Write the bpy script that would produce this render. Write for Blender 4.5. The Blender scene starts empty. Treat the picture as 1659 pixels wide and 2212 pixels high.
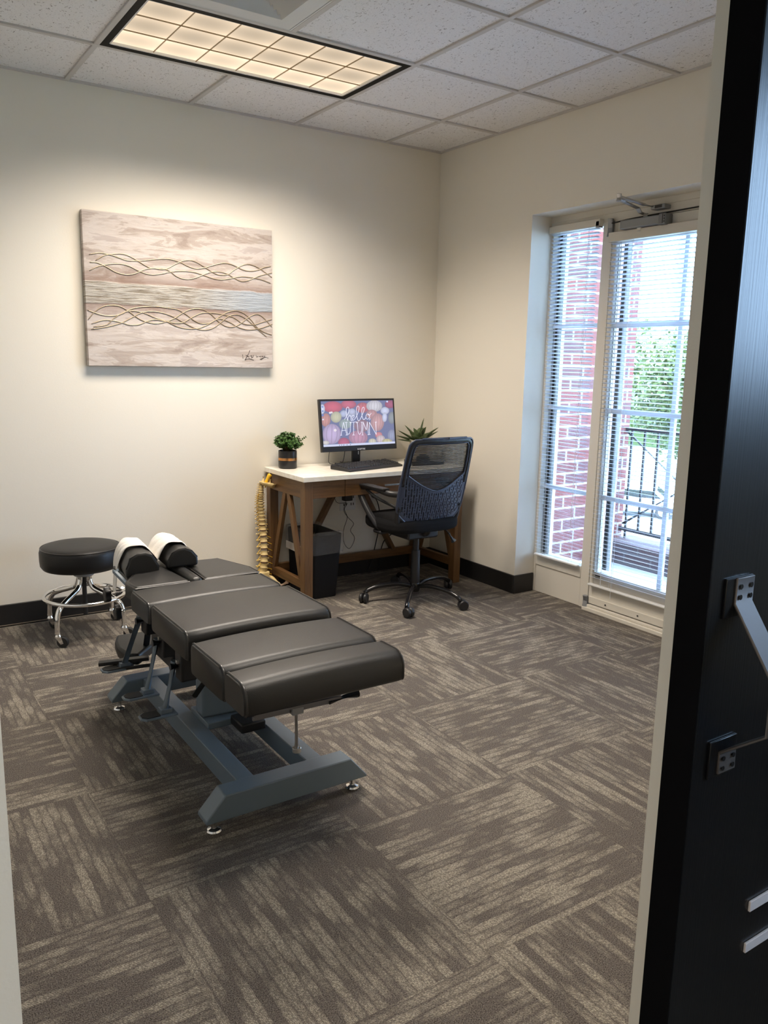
import bpy, bmesh, math, random
from mathutils import Vector, Matrix
import numpy as np
random.seed(7)
scn = bpy.context.scene
C = scn.collection
V = Vector
PI = math.pi

# ------------------------------------------------------------------ camera, world, lights, exposure
cam_d = bpy.data.cameras.new('camera'); cam = bpy.data.objects.new('camera', cam_d); C.objects.link(cam)
cam_d.sensor_fit = 'HORIZONTAL'; cam_d.sensor_width = 36.0; cam_d.lens = 1745.08/1659*36
cam_d.clip_start = 0.05; cam_d.clip_end = 300
YAW, PITCH, ROLL = 0.5866, -0.1856, 0.0195
f_ = V((math.sin(YAW)*math.cos(PITCH), math.cos(YAW)*math.cos(PITCH), math.sin(PITCH)))
r_ = f_.cross(V((0,0,1))).normalized(); u_ = r_.cross(f_)
r2 = math.cos(ROLL)*r_ + math.sin(ROLL)*u_; u2 = -math.sin(ROLL)*r_ + math.cos(ROLL)*u_
M3 = Matrix((r2, u2, -f_)).transposed()
cam.matrix_world = Matrix.Translation((-3.2527, -4.3248, 1.3629)) @ M3.to_4x4()
scn.camera = cam

w = bpy.data.worlds.new('sky'); scn.world = w; w.use_nodes = True
wn = w.node_tree.nodes; wn.clear()
wo = wn.new('ShaderNodeOutputWorld'); wb = wn.new('ShaderNodeBackground')
wb.inputs['Color'].default_value = (0.50, 0.71, 1.0, 1); wb.inputs['Strength'].default_value = 21.0
w.node_tree.links.new(wb.outputs[0], wo.inputs[0])

def area(name, loc, size, energy, color, rot=(0,0,0), spread=180, portal=False):
    l = bpy.data.lights.new(name, 'AREA'); l.shape = 'RECTANGLE'; l.size, l.size_y = size
    l.energy = energy; l.color = color; l.spread = math.radians(spread)
    if portal: l.cycles.is_portal = True
    o = bpy.data.objects.new(name, l); C.objects.link(o); o.location = loc; o.rotation_euler = rot
    return o
# ceiling fixture of the room (light leaves below its louver)
area('fixture_light', (-1.637, -0.855, 2.640), (1.14, 0.54), 43, (1.0, 0.89, 0.77), spread=133)
# unseen fill lamp added further back to lift the floor and ambient light
area('rear_fill_light', (-1.637, -2.685, 2.640), (1.14, 0.54), 12, (1.0, 0.90, 0.78), spread=110)
area('hall_fill_light', (-4.5, -4.8, 2.64), (1.1, 0.5), 24, (1.0, 0.88, 0.72), spread=140)  # unseen lamp added to warm the hall side of the doorway wall
area('door_portal', (0.32, -1.56, 1.15), (2.0, 1.42), 1, (1,1,1), rot=(0, PI/2, 0), portal=True)
area('hall_portal', (0.28, -5.25, 1.9), (1.2, 1.0), 1, (1,1,1), rot=(0, PI/2, 0), portal=True)
sun_d = bpy.data.lights.new('sun', 'SUN'); sun_d.energy = 9; sun_d.angle = math.radians(12); sun_d.color = (1, .96, .9)
sun = bpy.data.objects.new('sun', sun_d); C.objects.link(sun)
sun.rotation_euler = V((0.80, 0.10, -0.58)).to_track_quat('-Z', 'Y').to_euler()
scn.view_settings.view_transform = 'Standard'; scn.view_settings.look = 'None'
scn.view_settings.exposure = 0.12; scn.view_settings.gamma = 1.0
scn.view_settings.use_curve_mapping = False

# ------------------------------------------------------------------ materials
MAT = {}
def srgb(r, g, b):
    f = lambda c: (c/255/12.92) if c/255 <= .04045 else ((c/255+.055)/1.055)**2.4
    return (f(r), f(g), f(b), 1)
def mat(name, color=(.5,.5,.5,1), rough=.5, metal=0.0, spec=.5, emit=None, estr=0, coat=0, trans=0, alpha=1):
    if name in MAT: return MAT[name]
    m = bpy.data.materials.new(name); m.use_nodes = True
    b = m.node_tree.nodes['Principled BSDF']
    b.inputs['Base Color'].default_value = tuple(color[:3]) + (1,)
    b.inputs['Roughness'].default_value = rough; b.inputs['Metallic'].default_value = metal
    b.inputs['Specular IOR Level'].default_value = spec
    b.inputs['Coat Weight'].default_value = coat; b.inputs['Transmission Weight'].default_value = trans
    b.inputs['Alpha'].default_value = alpha
    if emit: b.inputs['Emission Color'].default_value = tuple(emit[:3]) + (1,); b.inputs['Emission Strength'].default_value = estr
    MAT[name] = m; return m
def nodes(m): return m.node_tree.nodes, m.node_tree.links, m.node_tree.nodes['Principled BSDF']
def N(nt, t, **kw):
    n = nt.new(t)
    for k, v in kw.items(): setattr(n, k, v)
    return n
def setv(n, **kw):
    for k, v in kw.items(): n.inputs[k.replace('_', ' ')].default_value = v
    return n
def math_n(nt, lk, op, a, b=None, c=None):
    n = N(nt, 'ShaderNodeMath', operation=op)
    for i, x in enumerate((a, b, c)):
        if x is None: continue
        if isinstance(x, (int, float)): n.inputs[i].default_value = x
        else: lk.new(x, n.inputs[i])
    return n.outputs[0]
def mixc(nt, lk, fac, a, b, bt='MIX'):
    n = N(nt, 'ShaderNodeMix', data_type='RGBA', blend_type=bt)
    for i, x in ((0, fac), (6, a), (7, b)):
        if isinstance(x, (int, float, tuple)): n.inputs[i].default_value = x
        else: lk.new(x, n.inputs[i])
    return n.outputs[2]
def objcoord(nt): return N(nt, 'ShaderNodeTexCoord').outputs['Object']
def mapping(nt, lk, src, scale=(1,1,1), loc=(0,0,0), rot=(0,0,0)):
    n = N(nt, 'ShaderNodeMapping'); lk.new(src, n.inputs[0])
    n.inputs['Scale'].default_value = scale; n.inputs['Location'].default_value = loc; n.inputs['Rotation'].default_value = rot
    return n.outputs[0]
def noise(nt, lk, vec, scale, detail=3, rough=.5, dist=0):
    n = N(nt, 'ShaderNodeTexNoise'); lk.new(vec, n.inputs['Vector'])
    setv(n, Scale=scale, Detail=detail, Roughness=rough, Distortion=dist); return n.outputs['Fac']
def ramp(nt, lk, fac, stops):
    n = N(nt, 'ShaderNodeValToRGB'); lk.new(fac, n.inputs[0])
    e = n.color_ramp.elements
    while len(e) < len(stops): e.new(.5)
    for el, (p, c) in zip(e, stops): el.position = p; el.color = c if len(c) == 4 else tuple(c)+(1,)
    return n.outputs[0]
def bump(nt, lk, b, h, strength=.3, dist=.01):
    n = N(nt, 'ShaderNodeBump'); lk.new(h, n.inputs['Height']); setv(n, Strength=strength, Distance=dist)
    lk.new(n.outputs[0], b.inputs['Normal'])

def m_wall():
    m = mat('wall_paint', srgb(232, 226, 213), .62, spec=.3); nt, lk, b = nodes(m)
    bump(nt, lk, b, noise(nt, lk, objcoord(nt), 180, 3), .12, .002); return m
def m_ceiling():
    m = mat('ceiling_tile', (1,1,1,1), .9, spec=.1); nt, lk, b = nodes(m)
    o = objcoord(nt)
    n1 = noise(nt, lk, mapping(nt, lk, o, (95, 60, 1)), 1.0, 4, .6, 1.2)
    spk = ramp(nt, lk, n1, [(0, (1,1,1)), (.60, (1,1,1)), (.655, (.45,.43,.42)), (1, (.4,.38,.37))])
    n2 = noise(nt, lk, o, 140, 2)
    base = mixc(nt, lk, n2, srgb(220, 218, 218), srgb(240, 239, 239))
    c = mixc(nt, lk, 1.0, base, spk, 'MULTIPLY'); lk.new(c, b.inputs['Base Color'])
    bump(nt, lk, b, spk, .4, .002); return m
def m_carpet():
    m = mat('carpet', (.1,.1,.1,1), .95, spec=.1); nt, lk, b = nodes(m)
    o = objcoord(nt); T = .6096
    sep = N(nt, 'ShaderNodeSeparateXYZ'); lk.new(o, sep.inputs[0])
    X = math_n(nt, lk, 'DIVIDE', math_n(nt, lk, 'ADD', sep.outputs[0], 2.715+T*20), T)
    Y = math_n(nt, lk, 'DIVIDE', math_n(nt, lk, 'ADD', sep.outputs[1], 2.475+T*20), T)
    ix = math_n(nt, lk, 'FLOOR', X); iy = math_n(nt, lk, 'FLOOR', Y)
    par = math_n(nt, lk, 'MODULO', math_n(nt, lk, 'ADD', ix, iy), 2.0)     # 0/1 per tile
    # u along the streaks, v across them
    def mix(a, bb):
        n = N(nt, 'ShaderNodeMix', data_type='FLOAT'); lk.new(par, n.inputs[0]); lk.new(a, n.inputs[2]); lk.new(bb, n.inputs[3]); return n.outputs[0]
    U = mix(X, Y); Vv = mix(Y, X)
    rnd = math_n(nt, lk, 'ADD', math_n(nt, lk, 'MULTIPLY', ix, 7.13), math_n(nt, lk, 'MULTIPLY', iy, 3.71))
    wob = noise(nt, lk, o, 22, 2)
    vq = math_n(nt, lk, 'MULTIPLY', Vv, 24.0)
    vq = math_n(nt, lk, 'ADD', vq, math_n(nt, lk, 'MULTIPLY', wob, .45))
    vf = math_n(nt, lk, 'FLOOR', vq)
    comb = N(nt, 'ShaderNodeCombineXYZ'); lk.new(math_n(nt, lk, 'MULTIPLY', U, 3.4), comb.inputs[0])
    lk.new(math_n(nt, lk, 'ADD', math_n(nt, lk, 'MULTIPLY', vf, 3.37), rnd), comb.inputs[1]); lk.new(rnd, comb.inputs[2])
    n1 = noise(nt, lk, comb.outputs[0], 1.0, 2, .55)
    comb3 = N(nt, 'ShaderNodeCombineXYZ'); lk.new(math_n(nt, lk, 'MULTIPLY', U, 34), comb3.inputs[0])
    lk.new(math_n(nt, lk, 'MULTIPLY', Vv, 80), comb3.inputs[1]); lk.new(rnd, comb3.inputs[2])
    n3 = noise(nt, lk, comb3.outputs[0], 1.0, 2, .5)
    n2 = noise(nt, lk, o, 2.2, 1)
    s = math_n(nt, lk, 'ADD', n1, math_n(nt, lk, 'MULTIPLY', math_n(nt, lk, 'SUBTRACT', n2, .5), .30))
    s = math_n(nt, lk, 'ADD', s, math_n(nt, lk, 'MULTIPLY', math_n(nt, lk, 'SUBTRACT', n3, .5), .28))
    gap = math_n(nt, lk, 'ABSOLUTE', math_n(nt, lk, 'SUBTRACT', math_n(nt, lk, 'FRACT', vq), .5))
    s = math_n(nt, lk, 'SUBTRACT', s, math_n(nt, lk, 'MULTIPLY', math_n(nt, lk, 'POWER', math_n(nt, lk, 'MULTIPLY', gap, 2.0), 4.0), .16))
    streak = ramp(nt, lk, s, [(.0, (0,0,0)), (.42, (.03,.03,.03)), (.54, (.50,.50,.50)), (.62, (.85,.85,.85)), (1, (1,1,1))])
    # loop texture
    comb2 = N(nt, 'ShaderNodeCombineXYZ'); lk.new(math_n(nt, lk, 'ADD', math_n(nt, lk, 'MULTIPLY', U, 118), math_n(nt, lk, 'MULTIPLY', Vv, 60)), comb2.inputs[0]); lk.new(math_n(nt, lk, 'MULTIPLY', Vv, 165), comb2.inputs[1])
    vo = N(nt, 'ShaderNodeTexVoronoi'); lk.new(comb2.outputs[0], vo.inputs['Vector']); setv(vo, Scale=1.0, Randomness=.55)
    loop = ramp(nt, lk, vo.outputs['Distance'], [(.15, (1,1,1)), (.62, (.0,.0,.0)), (1, (0,0,0))])
    lit = mixc(nt, lk, 1.0, streak, mixc(nt, lk, .82, (1,1,1,1), loop), 'MULTIPLY')
    fine = ramp(nt, lk, noise(nt, lk, o, 330, 2, .7), [(.34, (0,0,0)), (.66, (1,1,1))])
    dark = mixc(nt, lk, fine, srgb(56, 51, 48), srgb(130, 122, 115))
    c = mixc(nt, lk, lit, dark, srgb(196, 187, 168))
    # tile seams: thin dark line
    fx = math_n(nt, lk, 'ABSOLUTE', math_n(nt, lk, 'SUBTRACT', math_n(nt, lk, 'FRACT', X), .5))
    fy = math_n(nt, lk, 'ABSOLUTE', math_n(nt, lk, 'SUBTRACT', math_n(nt, lk, 'FRACT', Y), .5))
    seam = math_n(nt, lk, 'GREATER_THAN', math_n(nt, lk, 'MAXIMUM', fx, fy), .497)
    c = mixc(nt, lk, math_n(nt, lk, 'MULTIPLY', seam, .15), c, srgb(45, 38, 33))
    lk.new(c, b.inputs['Base Color'])
    hh = math_n(nt, lk, 'ADD', loop, fine)
    bump(nt, lk, b, hh, .6, .003); return m
def m_wood(name, c1, c2, axis=0, rough=.42):
    m = mat(name, c1, rough, spec=.4); nt, lk, b = nodes(m)
    o = objcoord(nt); sc = [22, 22, 22]; sc[axis] = 1.6
    n1 = noise(nt, lk, mapping(nt, lk, o, sc), 1.0, 6, .65, .6)
    n2 = noise(nt, lk, mapping(nt, lk, o, [s*5 for s in sc]), 1.0, 2)
    f = math_n(nt, lk, 'ADD', math_n(nt, lk, 'MULTIPLY', n1, .75), math_n(nt, lk, 'MULTIPLY', n2, .25))
    c = ramp(nt, lk, f, [(.3, c1), (.52, c2), (.7, c1)])
    lk.new(c, b.inputs['Base Color']); bump(nt, lk, b, n2, .1, .002); return m
def m_leather(name, col, rough=.42, spec=.55):
    m = mat(name, col, rough, spec=spec); nt, lk, b = nodes(m)
    vo = N(nt, 'ShaderNodeTexVoronoi'); lk.new(objcoord(nt), vo.inputs['Vector']); setv(vo, Scale=420)
    n = noise(nt, lk, objcoord(nt), 14, 3)
    h = math_n(nt, lk, 'ADD', math_n(nt, lk, 'MULTIPLY', vo.outputs['Distance'], .35), n)
    bump(nt, lk, b, h, .12, .004); return m
def m_brick(name='red_brick', c1=srgb(116, 54, 47), c2=srgb(88, 56, 58), c3=srgb(156, 148, 144)):
    m = mat(name, (.4,.15,.1,1), .85); nt, lk, b = nodes(m)
    tc = objcoord(nt); sep = N(nt, 'ShaderNodeSeparateXYZ'); lk.new(tc, sep.inputs[0])
    cb = N(nt, 'ShaderNodeCombineXYZ'); lk.new(math_n(nt, lk, 'ADD', sep.outputs[0], sep.outputs[1]), cb.inputs[0]); lk.new(sep.outputs[2], cb.inputs[1])
    br = N(nt, 'ShaderNodeTexBrick'); lk.new(cb.outputs[0], br.inputs['Vector'])
    setv(br, Scale=1.0, Brick_Width=.215, Row_Height=.075, Mortar_Size=.007, Mortar_Smooth=.15)
    br.inputs['Color1'].default_value = c1; br.inputs['Color2'].default_value = c2; br.inputs['Mortar'].default_value = c3
    n = noise(nt, lk, tc, 30, 4)
    c = mixc(nt, lk, .35, br.outputs['Color'], mixc(nt, lk, n, (.2,.2,.2,1), (1,1,1,1)), 'MULTIPLY')
    lk.new(c, b.inputs['Base Color']); bump(nt, lk, b, br.outputs['Fac'], -.5, .006); return m
def m_quartz():
    m = mat('quartz_top', srgb(236, 230, 216), .25, spec=.5); nt, lk, b = nodes(m)
    n = noise(nt, lk, mapping(nt, lk, objcoord(nt), (3, 9, 3)), 1.0, 6, .65, 1.2)
    lk.new(ramp(nt, lk, n, [(.35, srgb(240,236,226)), (.5, srgb(228,222,208)), (.62, srgb(240,236,228))]), b.inputs['Base Color']); return m
def m_canvas():
    m = mat('painted_canvas', (.7,.6,.5,1), .55, spec=.35); nt, lk, b = nodes(m)
    o = objcoord(nt); sep = N(nt, 'ShaderNodeSeparateXYZ'); lk.new(o, sep.inputs[0]); z = sep.outputs[2]; x = sep.outputs[0]
    a = noise(nt, lk, mapping(nt, lk, o, (3.0, 1, 14)), 1.0, 6, .62, .8)
    a2 = noise(nt, lk, mapping(nt, lk, o, (5.5, 1, 30), (3,0,1)), 1.0, 5, .6, .5)
    base = ramp(nt, lk, a, [(.36, srgb(182,165,152)), (.40, srgb(200,184,171)), (.455, srgb(204,189,176)), (.47, srgb(224,211,199)), (.58, srgb(231,220,210)), (.60, srgb(212,199,189)), (.7, srgb(206,192,182))])
    base = mixc(nt, lk, ramp(nt, lk, a2, [(.56, (0,0,0)), (.62, (.4,.4,.4))]), base, srgb(192,176,162))
    # middle band of thick silvery paint with rusty borders  (z measured from the canvas bottom)
    zz = math_n(nt, lk, 'ADD', z, math_n(nt, lk, 'MULTIPLY', math_n(nt, lk, 'SUBTRACT', a2, .5), .035))
    d = math_n(nt, lk, 'ABSOLUTE', math_n(nt, lk, 'SUBTRACT', zz, .365))
    band = ramp(nt, lk, d, [(0, (1,1,1)), (.050, (1,1,1)), (.056, (0,0,0))])
    rust = ramp(nt, lk, d, [(.048, (0,0,0)), (.056, (1,1,1)), (.066, (.8,.8,.8)), (.11, (.22,.22,.22)), (.15, (0,0,0))])
    base = mixc(nt, lk, math_n(nt, lk, 'MULTIPLY', rust, .75), base, srgb(146,112,94))
    st = noise(nt, lk, mapping(nt, lk, o, (9, 1, 150)), 1.0, 5, .6, .4)
    bluer = math_n(nt, lk, 'MULTIPLY', math_n(nt, lk, 'SUBTRACT', x, .55), 3.0); 
    mr = N(nt, 'ShaderNodeClamp'); lk.new(bluer, mr.inputs[0])
    light = mixc(nt, lk, mr.outputs[0], srgb(210,203,190), srgb(196,203,208))
    darkc = mixc(nt, lk, mr.outputs[0], srgb(140,126,104), srgb(176,182,186))
    bandc = mixc(nt, lk, ramp(nt, lk, st, [(.38, (0,0,0)), (.55, (1,1,1))]), darkc, light)
    base = mixc(nt, lk, band, base, bandc)
    base = mixc(nt, lk, 1.0, base, (.70,.705,.73,1), 'MULTIPLY'); lk.new(base, b.inputs['Base Color'])
    h = math_n(nt, lk, 'ADD', math_n(nt, lk, 'MULTIPLY', math_n(nt, lk, 'MULTIPLY', st, band), 3.0), a2)
    bump(nt, lk, b, h, .45, .006); return m
def m_fabric_paper():
    m = mat('white_paper', srgb(226, 222, 216), .8, spec=.2); nt, lk, b = nodes(m)
    bump(nt, lk, b, noise(nt, lk, mapping(nt, lk, objcoord(nt), (20, 60, 30)), 1.0, 4, .6, .6), .35, .006); return m
def m_glass():
    m = bpy.data.materials.new('window_glass'); m.use_nodes = True; nt = m.node_tree.nodes; lk = m.node_tree.links; nt.clear()
    o = nt.new('ShaderNodeOutputMaterial'); t = nt.new('ShaderNodeBsdfTransparent'); g = nt.new('ShaderNodeBsdfGlossy'); x = nt.new('ShaderNodeMixShader'); fr = nt.new('ShaderNodeFresnel')
    fr.inputs[0].default_value = 1.35; t.inputs[0].default_value = (.95,.98,1,1); g.inputs['Roughness'].default_value = .02
    lk.new(fr.outputs[0], x.inputs[0]); lk.new(t.outputs[0], x.inputs[1]); lk.new(g.outputs[0], x.inputs[2]); lk.new(x.outputs[0], o.inputs[0]); return m
def m_film(name, col, fac):
    m = bpy.data.materials.new(name); m.use_nodes = True; nt = m.node_tree.nodes; lk = m.node_tree.links; nt.clear()
    o = nt.new('ShaderNodeOutputMaterial'); t = nt.new('ShaderNodeBsdfTransparent'); g = nt.new('ShaderNodeBsdfPrincipled'); x = nt.new('ShaderNodeMixShader')
    g.inputs['Base Color'].default_value = col; g.inputs['Roughness'].default_value = .12
    x.inputs[0].default_value = fac; lk.new(t.outputs[0], x.inputs[1]); lk.new(g.outputs[0], x.inputs[2]); lk.new(x.outputs[0], o.inputs[0])
    tc = nt.new('ShaderNodeTexCoord'); n = nt.new('ShaderNodeTexNoise'); n.inputs['Scale'].default_value = 22; n.inputs['Detail'].default_value = 3; n.inputs['Distortion'].default_value = 2.5
    b = nt.new('ShaderNodeBump'); b.inputs['Strength'].default_value = .9; b.inputs['Distance'].default_value = .02
    lk.new(tc.outputs['Object'], n.inputs['Vector']); lk.new(n.outputs['Fac'], b.inputs['Height']); lk.new(b.outputs[0], g.inputs['Normal']); return m
def m_leaf(name, c1, c2, sc=30, rough=.5):
    m = mat(name, c1, rough, spec=.4); nt, lk, b = nodes(m)
    lk.new(mixc(nt, lk, noise(nt, lk, objcoord(nt), sc, 2), c1, c2), b.inputs['Base Color']); return m
def m_brushed(name, col, rough, metal, axis=2, spec=.5):
    m = mat(name, col, rough, metal, spec); nt, lk, b = nodes(m)
    sc = [300, 300, 300]; sc[axis] = 4
    bump(nt, lk, b, noise(nt, lk, mapping(nt, lk, objcoord(nt), sc), 1.0, 2), .12, .002); return m
def m_vcol(name, strength):
    m = mat(name, (0,0,0,1), .25); nt, lk, b = nodes(m)
    a = N(nt, 'ShaderNodeVertexColor'); a.layer_name = 'picture'
    b.inputs['Base Color'].default_value = (.01,.01,.012,1)
    lk.new(a.outputs['Color'], b.inputs['Emission Color']); b.inputs['Emission Strength'].default_value = strength; return m

wallM = m_wall(); ceilM = m_ceiling(); carpetM = m_carpet(); brickM = m_brick(); brickShade = m_brick('shaded_brick', srgb(84, 62, 62), srgb(72, 62, 70), srgb(98, 92, 94)); glassM = m_glass()  # curb brick: the same brick with the overhang's shade put into its colour
woodX = m_wood('walnut_x', srgb(66,44,25), srgb(106,76,45), 0); woodY = m_wood('walnut_y', srgb(66,44,25), srgb(106,76,45), 1); woodZ = m_wood('walnut_z', srgb(66,44,25), srgb(106,76,45), 2)
quartz = m_quartz(); canvasM = m_canvas(); paperM = m_fabric_paper()
leather = m_leather('black_vinyl', (.010,.0097,.0093,1), .42, .58); stoolvinyl = m_leather('stool_vinyl', (.007,.007,.0075,1), .42, .35)
piping = mat('vinyl_piping', (.03,.028,.027,1), .3)
slate = mat('slate_grey_enamel', srgb(106, 119, 130), .36, spec=.5)
chrome = mat('chrome', (.82,.82,.82,1), .09, 1.0)
steel = mat('brushed_steel', (.50,.50,.49,1), .33, 1.0)
blackpl = mat('black_plastic', (.012,.012,.014,1), .42)
blackgl = mat('black_gloss', (.010,.010,.012,1), .16)
rubber = mat('black_rubber', (.014,.014,.014,1), .7)
base_blk = mat('black_baseboard', (.012,.011,.011,1), .45)
doorpaint = mat('door_paint', srgb(214, 208, 196), .5, spec=.3)
gridM = mat('ceiling_grid', srgb(196, 192, 188), .6)
blindM = mat('blind_slat', srgb(232, 236, 240), .45)
_nt, _lk, _b = nodes(blindM); _t = _nt.new('ShaderNodeBsdfTranslucent'); _t.inputs[0].default_value = (.80,.86,.95,1); _x = _nt.new('ShaderNodeMixShader'); _x.inputs[0].default_value = .50
_o = _nt['Material Output']; _lk.new(_b.outputs[0], _x.inputs[1]); _lk.new(_t.outputs[0], _x.inputs[2]); _lk.new(_x.outputs[0], _o.inputs[0])
stringM = mat('blind_cord', srgb(225, 228, 232), .7)
black_door = m_brushed('black_lacquer', (.004,.0045,.006,1), .30, 0.0, 2, .42)
bargrey = mat('handle_steel', (.17,.155,.15,1), .5, .85)
meshM = mat('chair_mesh', (.008,.008,.010,1), .6)
lumbarM = mat('lumbar_plastic', srgb(56, 63, 80), .32, spec=.5)
seatfab = mat('seat_fabric', (.008,.008,.009,1), .9, spec=.2)
closerM = mat('closer_grey', srgb(138, 140, 142), .4, .35)
whitepl = mat('white_plastic', srgb(222, 222, 220), .4)
bone = m_leaf('bone', srgb(226, 204, 150), srgb(200, 172, 112), 60, .55)
nerve = mat('nerve_yellow', srgb(226, 180, 40), .45)
disc = mat('disc_brown', srgb(96, 60, 40), .6)

# ------------------------------------------------------------------ mesh helpers
def NB(): return bmesh.new()
def box(bm, x0, x1, y0, y1, z0, z1, mtx=None):
    vs = [bm.verts.new((x, y, z)) for x in (x0, x1) for y in (y0, y1) for z in (z0, z1)]
    for q in ((0,1,3,2), (4,6,7,5), (0,4,5,1), (2,3,7,6), (0,2,6,4), (1,5,7,3)): bm.faces.new([vs[i] for i in q])
    if mtx is not None: bmesh.ops.transform(bm, matrix=mtx, verts=vs)
    return vs
def frame_from(d):
    d = V(d).normalized(); a = V((0,0,1)) if abs(d.z) < .95 else V((1,0,0))
    s = d.cross(a).normalized(); return d, s, s.cross(d).normalized()
def bar(bm, p0, p1, w, h, up=(0,0,1)):
    p0, p1 = V(p0), V(p1); d = (p1-p0).normalized(); s = d.cross(V(up))
    if s.length < 1e-4: s = d.cross(V((1,0,0)))
    s.normalize(); u = s.cross(d).normalized(); vs = []
    for p in (p0, p1):
        for a, b in ((-1,-1), (1,-1), (1,1), (-1,1)): vs.append(bm.verts.new(p + s*a*w/2 + u*b*h/2))
    for q in ((3,2,1,0), (4,5,6,7), (0,1,5,4), (1,2,6,5), (2,3,7,6), (3,0,4,7)): bm.faces.new([vs[i] for i in q])
def tube(bm, pts, r, seg=12, closed=False, caps=True):
    pts = [V(p) for p in pts]; n = len(pts)
    rs = r if isinstance(r, (list, tuple)) else [r]*n
    rings = []; prev = None
    for i, p in enumerate(pts):
        if closed: t = pts[(i+1) % n] - pts[i-1]
        else: t = pts[min(i+1, n-1)] - pts[max(i-1, 0)]
        t.normalize()
        if prev is None: _, s, u = frame_from(t)
        else:
            s = prev - t*prev.dot(t)
            if s.length < 1e-5: _, s, u = frame_from(t)
            s.normalize(); u = t.cross(s)
        prev = s; rings.append([bm.verts.new(p + (s*math.cos(2*PI*k/seg) + u*math.sin(2*PI*k/seg))*rs[i]) for k in range(seg)])
    m = n if closed else n-1
    for i in range(m):
        a, b = rings[i], rings[(i+1) % n]
        off = 0
        if closed and i == n-1:
            off = min(range(seg), key=lambda k: (a[0].co-b[k].co).length)
        for k in range(seg): bm.faces.new((a[k], a[(k+1) % seg], b[(k+1+off) % seg], b[(k+off) % seg]))
    if caps and not closed: bm.faces.new(rings[0][::-1]); bm.faces.new(rings[-1])
def cyl(bm, p0, p1, r, r2=None, seg=24): tube(bm, [p0, p1], [r, r if r2 is None else r2], seg)
def lathe(bm, prof, c=(0,0,0), seg=32, axis=(0,0,1)):
    d, s, u = frame_from(axis); c = V(c)
    if V(axis).z > .99: s, u = V((1,0,0)), V((0,1,0))
    rings = []
    for r, h in prof:
        if r < 1e-6: rings.append([bm.verts.new(c + d*h)])
        else: rings.append([bm.verts.new(c + d*h + (s*math.cos(2*PI*k/seg)+u*math.sin(2*PI*k/seg))*r) for k in range(seg)])
    for a, b in zip(rings, rings[1:]):
        if len(a) == 1 and len(b) == 1: continue
        for k in range(seg):
            k2 = (k+1) % seg
            if len(a) == 1: bm.faces.new((a[0], b[k2], b[k]))
            elif len(b) == 1: bm.faces.new((a[k], a[k2], b[0]))
            else: bm.faces.new((a[k], a[k2], b[k2], b[k]))
def prism(bm, poly, d, off=(0,0,0)):
    """poly: list of 3D points, extruded by vector d"""
    a = [bm.verts.new(V(p)+V(off)) for p in poly]; b = [bm.verts.new(V(p)+V(off)+V(d)) for p in poly]
    n = len(poly); bm.faces.new(a[::-1]); bm.faces.new(b)
    for i in range(n): bm.faces.new((a[i], a[(i+1) % n], b[(i+1) % n], b[i]))
def ball(bm, c, r, sx=1, sy=1, sz=1, seg=16, ring=10):
    bmesh.ops.create_uvsphere(bm, u_segments=seg, v_segments=ring, radius=r, matrix=Matrix.Translation(c) @ Matrix.Diagonal((sx, sy, sz, 1)))
def bez(pts, n=8):
    """Catmull-Rom through points"""
    P = [V(p) for p in pts]; out = []
    for i in range(len(P)-1):
        p0 = P[max(i-1, 0)]; p1 = P[i]; p2 = P[i+1]; p3 = P[min(i+2, len(P)-1)]
        for k in range(n):
            t = k/n
            out.append(.5*((2*p1) + (p2-p0)*t + (2*p0-5*p1+4*p2-p3)*t*t + (3*p1-p0-3*p2+p3)*t**3))
    out.append(P[-1]); return out

WL = {}
def tagp(o, label=None, cat=None, group=None, kind=None):
    if label: o['label'] = label
    if cat: o['category'] = cat
    if group: o['group'] = group
    if kind: o['kind'] = kind
    return o
def thing(name, label, cat, loc, group=None):
    o = bpy.data.objects.new(name, None); C.objects.link(o); o.empty_display_size = .05
    o.location = loc; WL[o.name] = V(loc); return tagp(o, label, cat, group)
def obj(name, bm, m, parent=None, bevel=0, sub=0, smooth=True, ang=38, seg=2, loc=None, solid=0, label=None):
    bmesh.ops.recalc_face_normals(bm, faces=bm.faces[:])
    if parent is not None: base = WL[parent.name]
    else:
        if loc is None:
            lo = V([min(v.co[i] for v in bm.verts) for i in range(3)]); hi = V([max(v.co[i] for v in bm.verts) for i in range(3)])
            loc = V(((lo.x+hi.x)/2, (lo.y+hi.y)/2, lo.z))
        base = V(loc)
    for v in bm.verts: v.co -= base
    if smooth:
        for f in bm.faces: f.smooth = True
        lim = math.radians(ang)
        for e in bm.edges:
            if len(e.link_faces) == 2:
                if e.calc_face_angle(0) > lim: e.smooth = False
    me = bpy.data.meshes.new(name); bm.to_mesh(me); bm.free(); me.materials.append(m)
    o = bpy.data.objects.new(name, me); C.objects.link(o)
    if parent is not None: o.parent = parent; o.location = (0,0,0)
    else: o.location = base
    WL[o.name] = base
    if solid: s = o.modifiers.new('solid', 'SOLIDIFY'); s.thickness = solid; s.offset = 0
    if bevel:
        b = o.modifiers.new('bevel', 'BEVEL'); b.width = bevel; b.segments = seg; b.limit_method = 'ANGLE'; b.angle_limit = math.radians(40)
        b.harden_normals = False
    if sub: s = o.modifiers.new('sub', 'SUBSURF'); s.levels = sub; s.render_levels = sub
    if label: o['label'] = label
    return o
def struct(name, bm, m, parent=None, **k):
    o = obj(name, bm, m, parent, **k)
    if parent is None: o['kind'] = 'structure'
    return o
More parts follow.
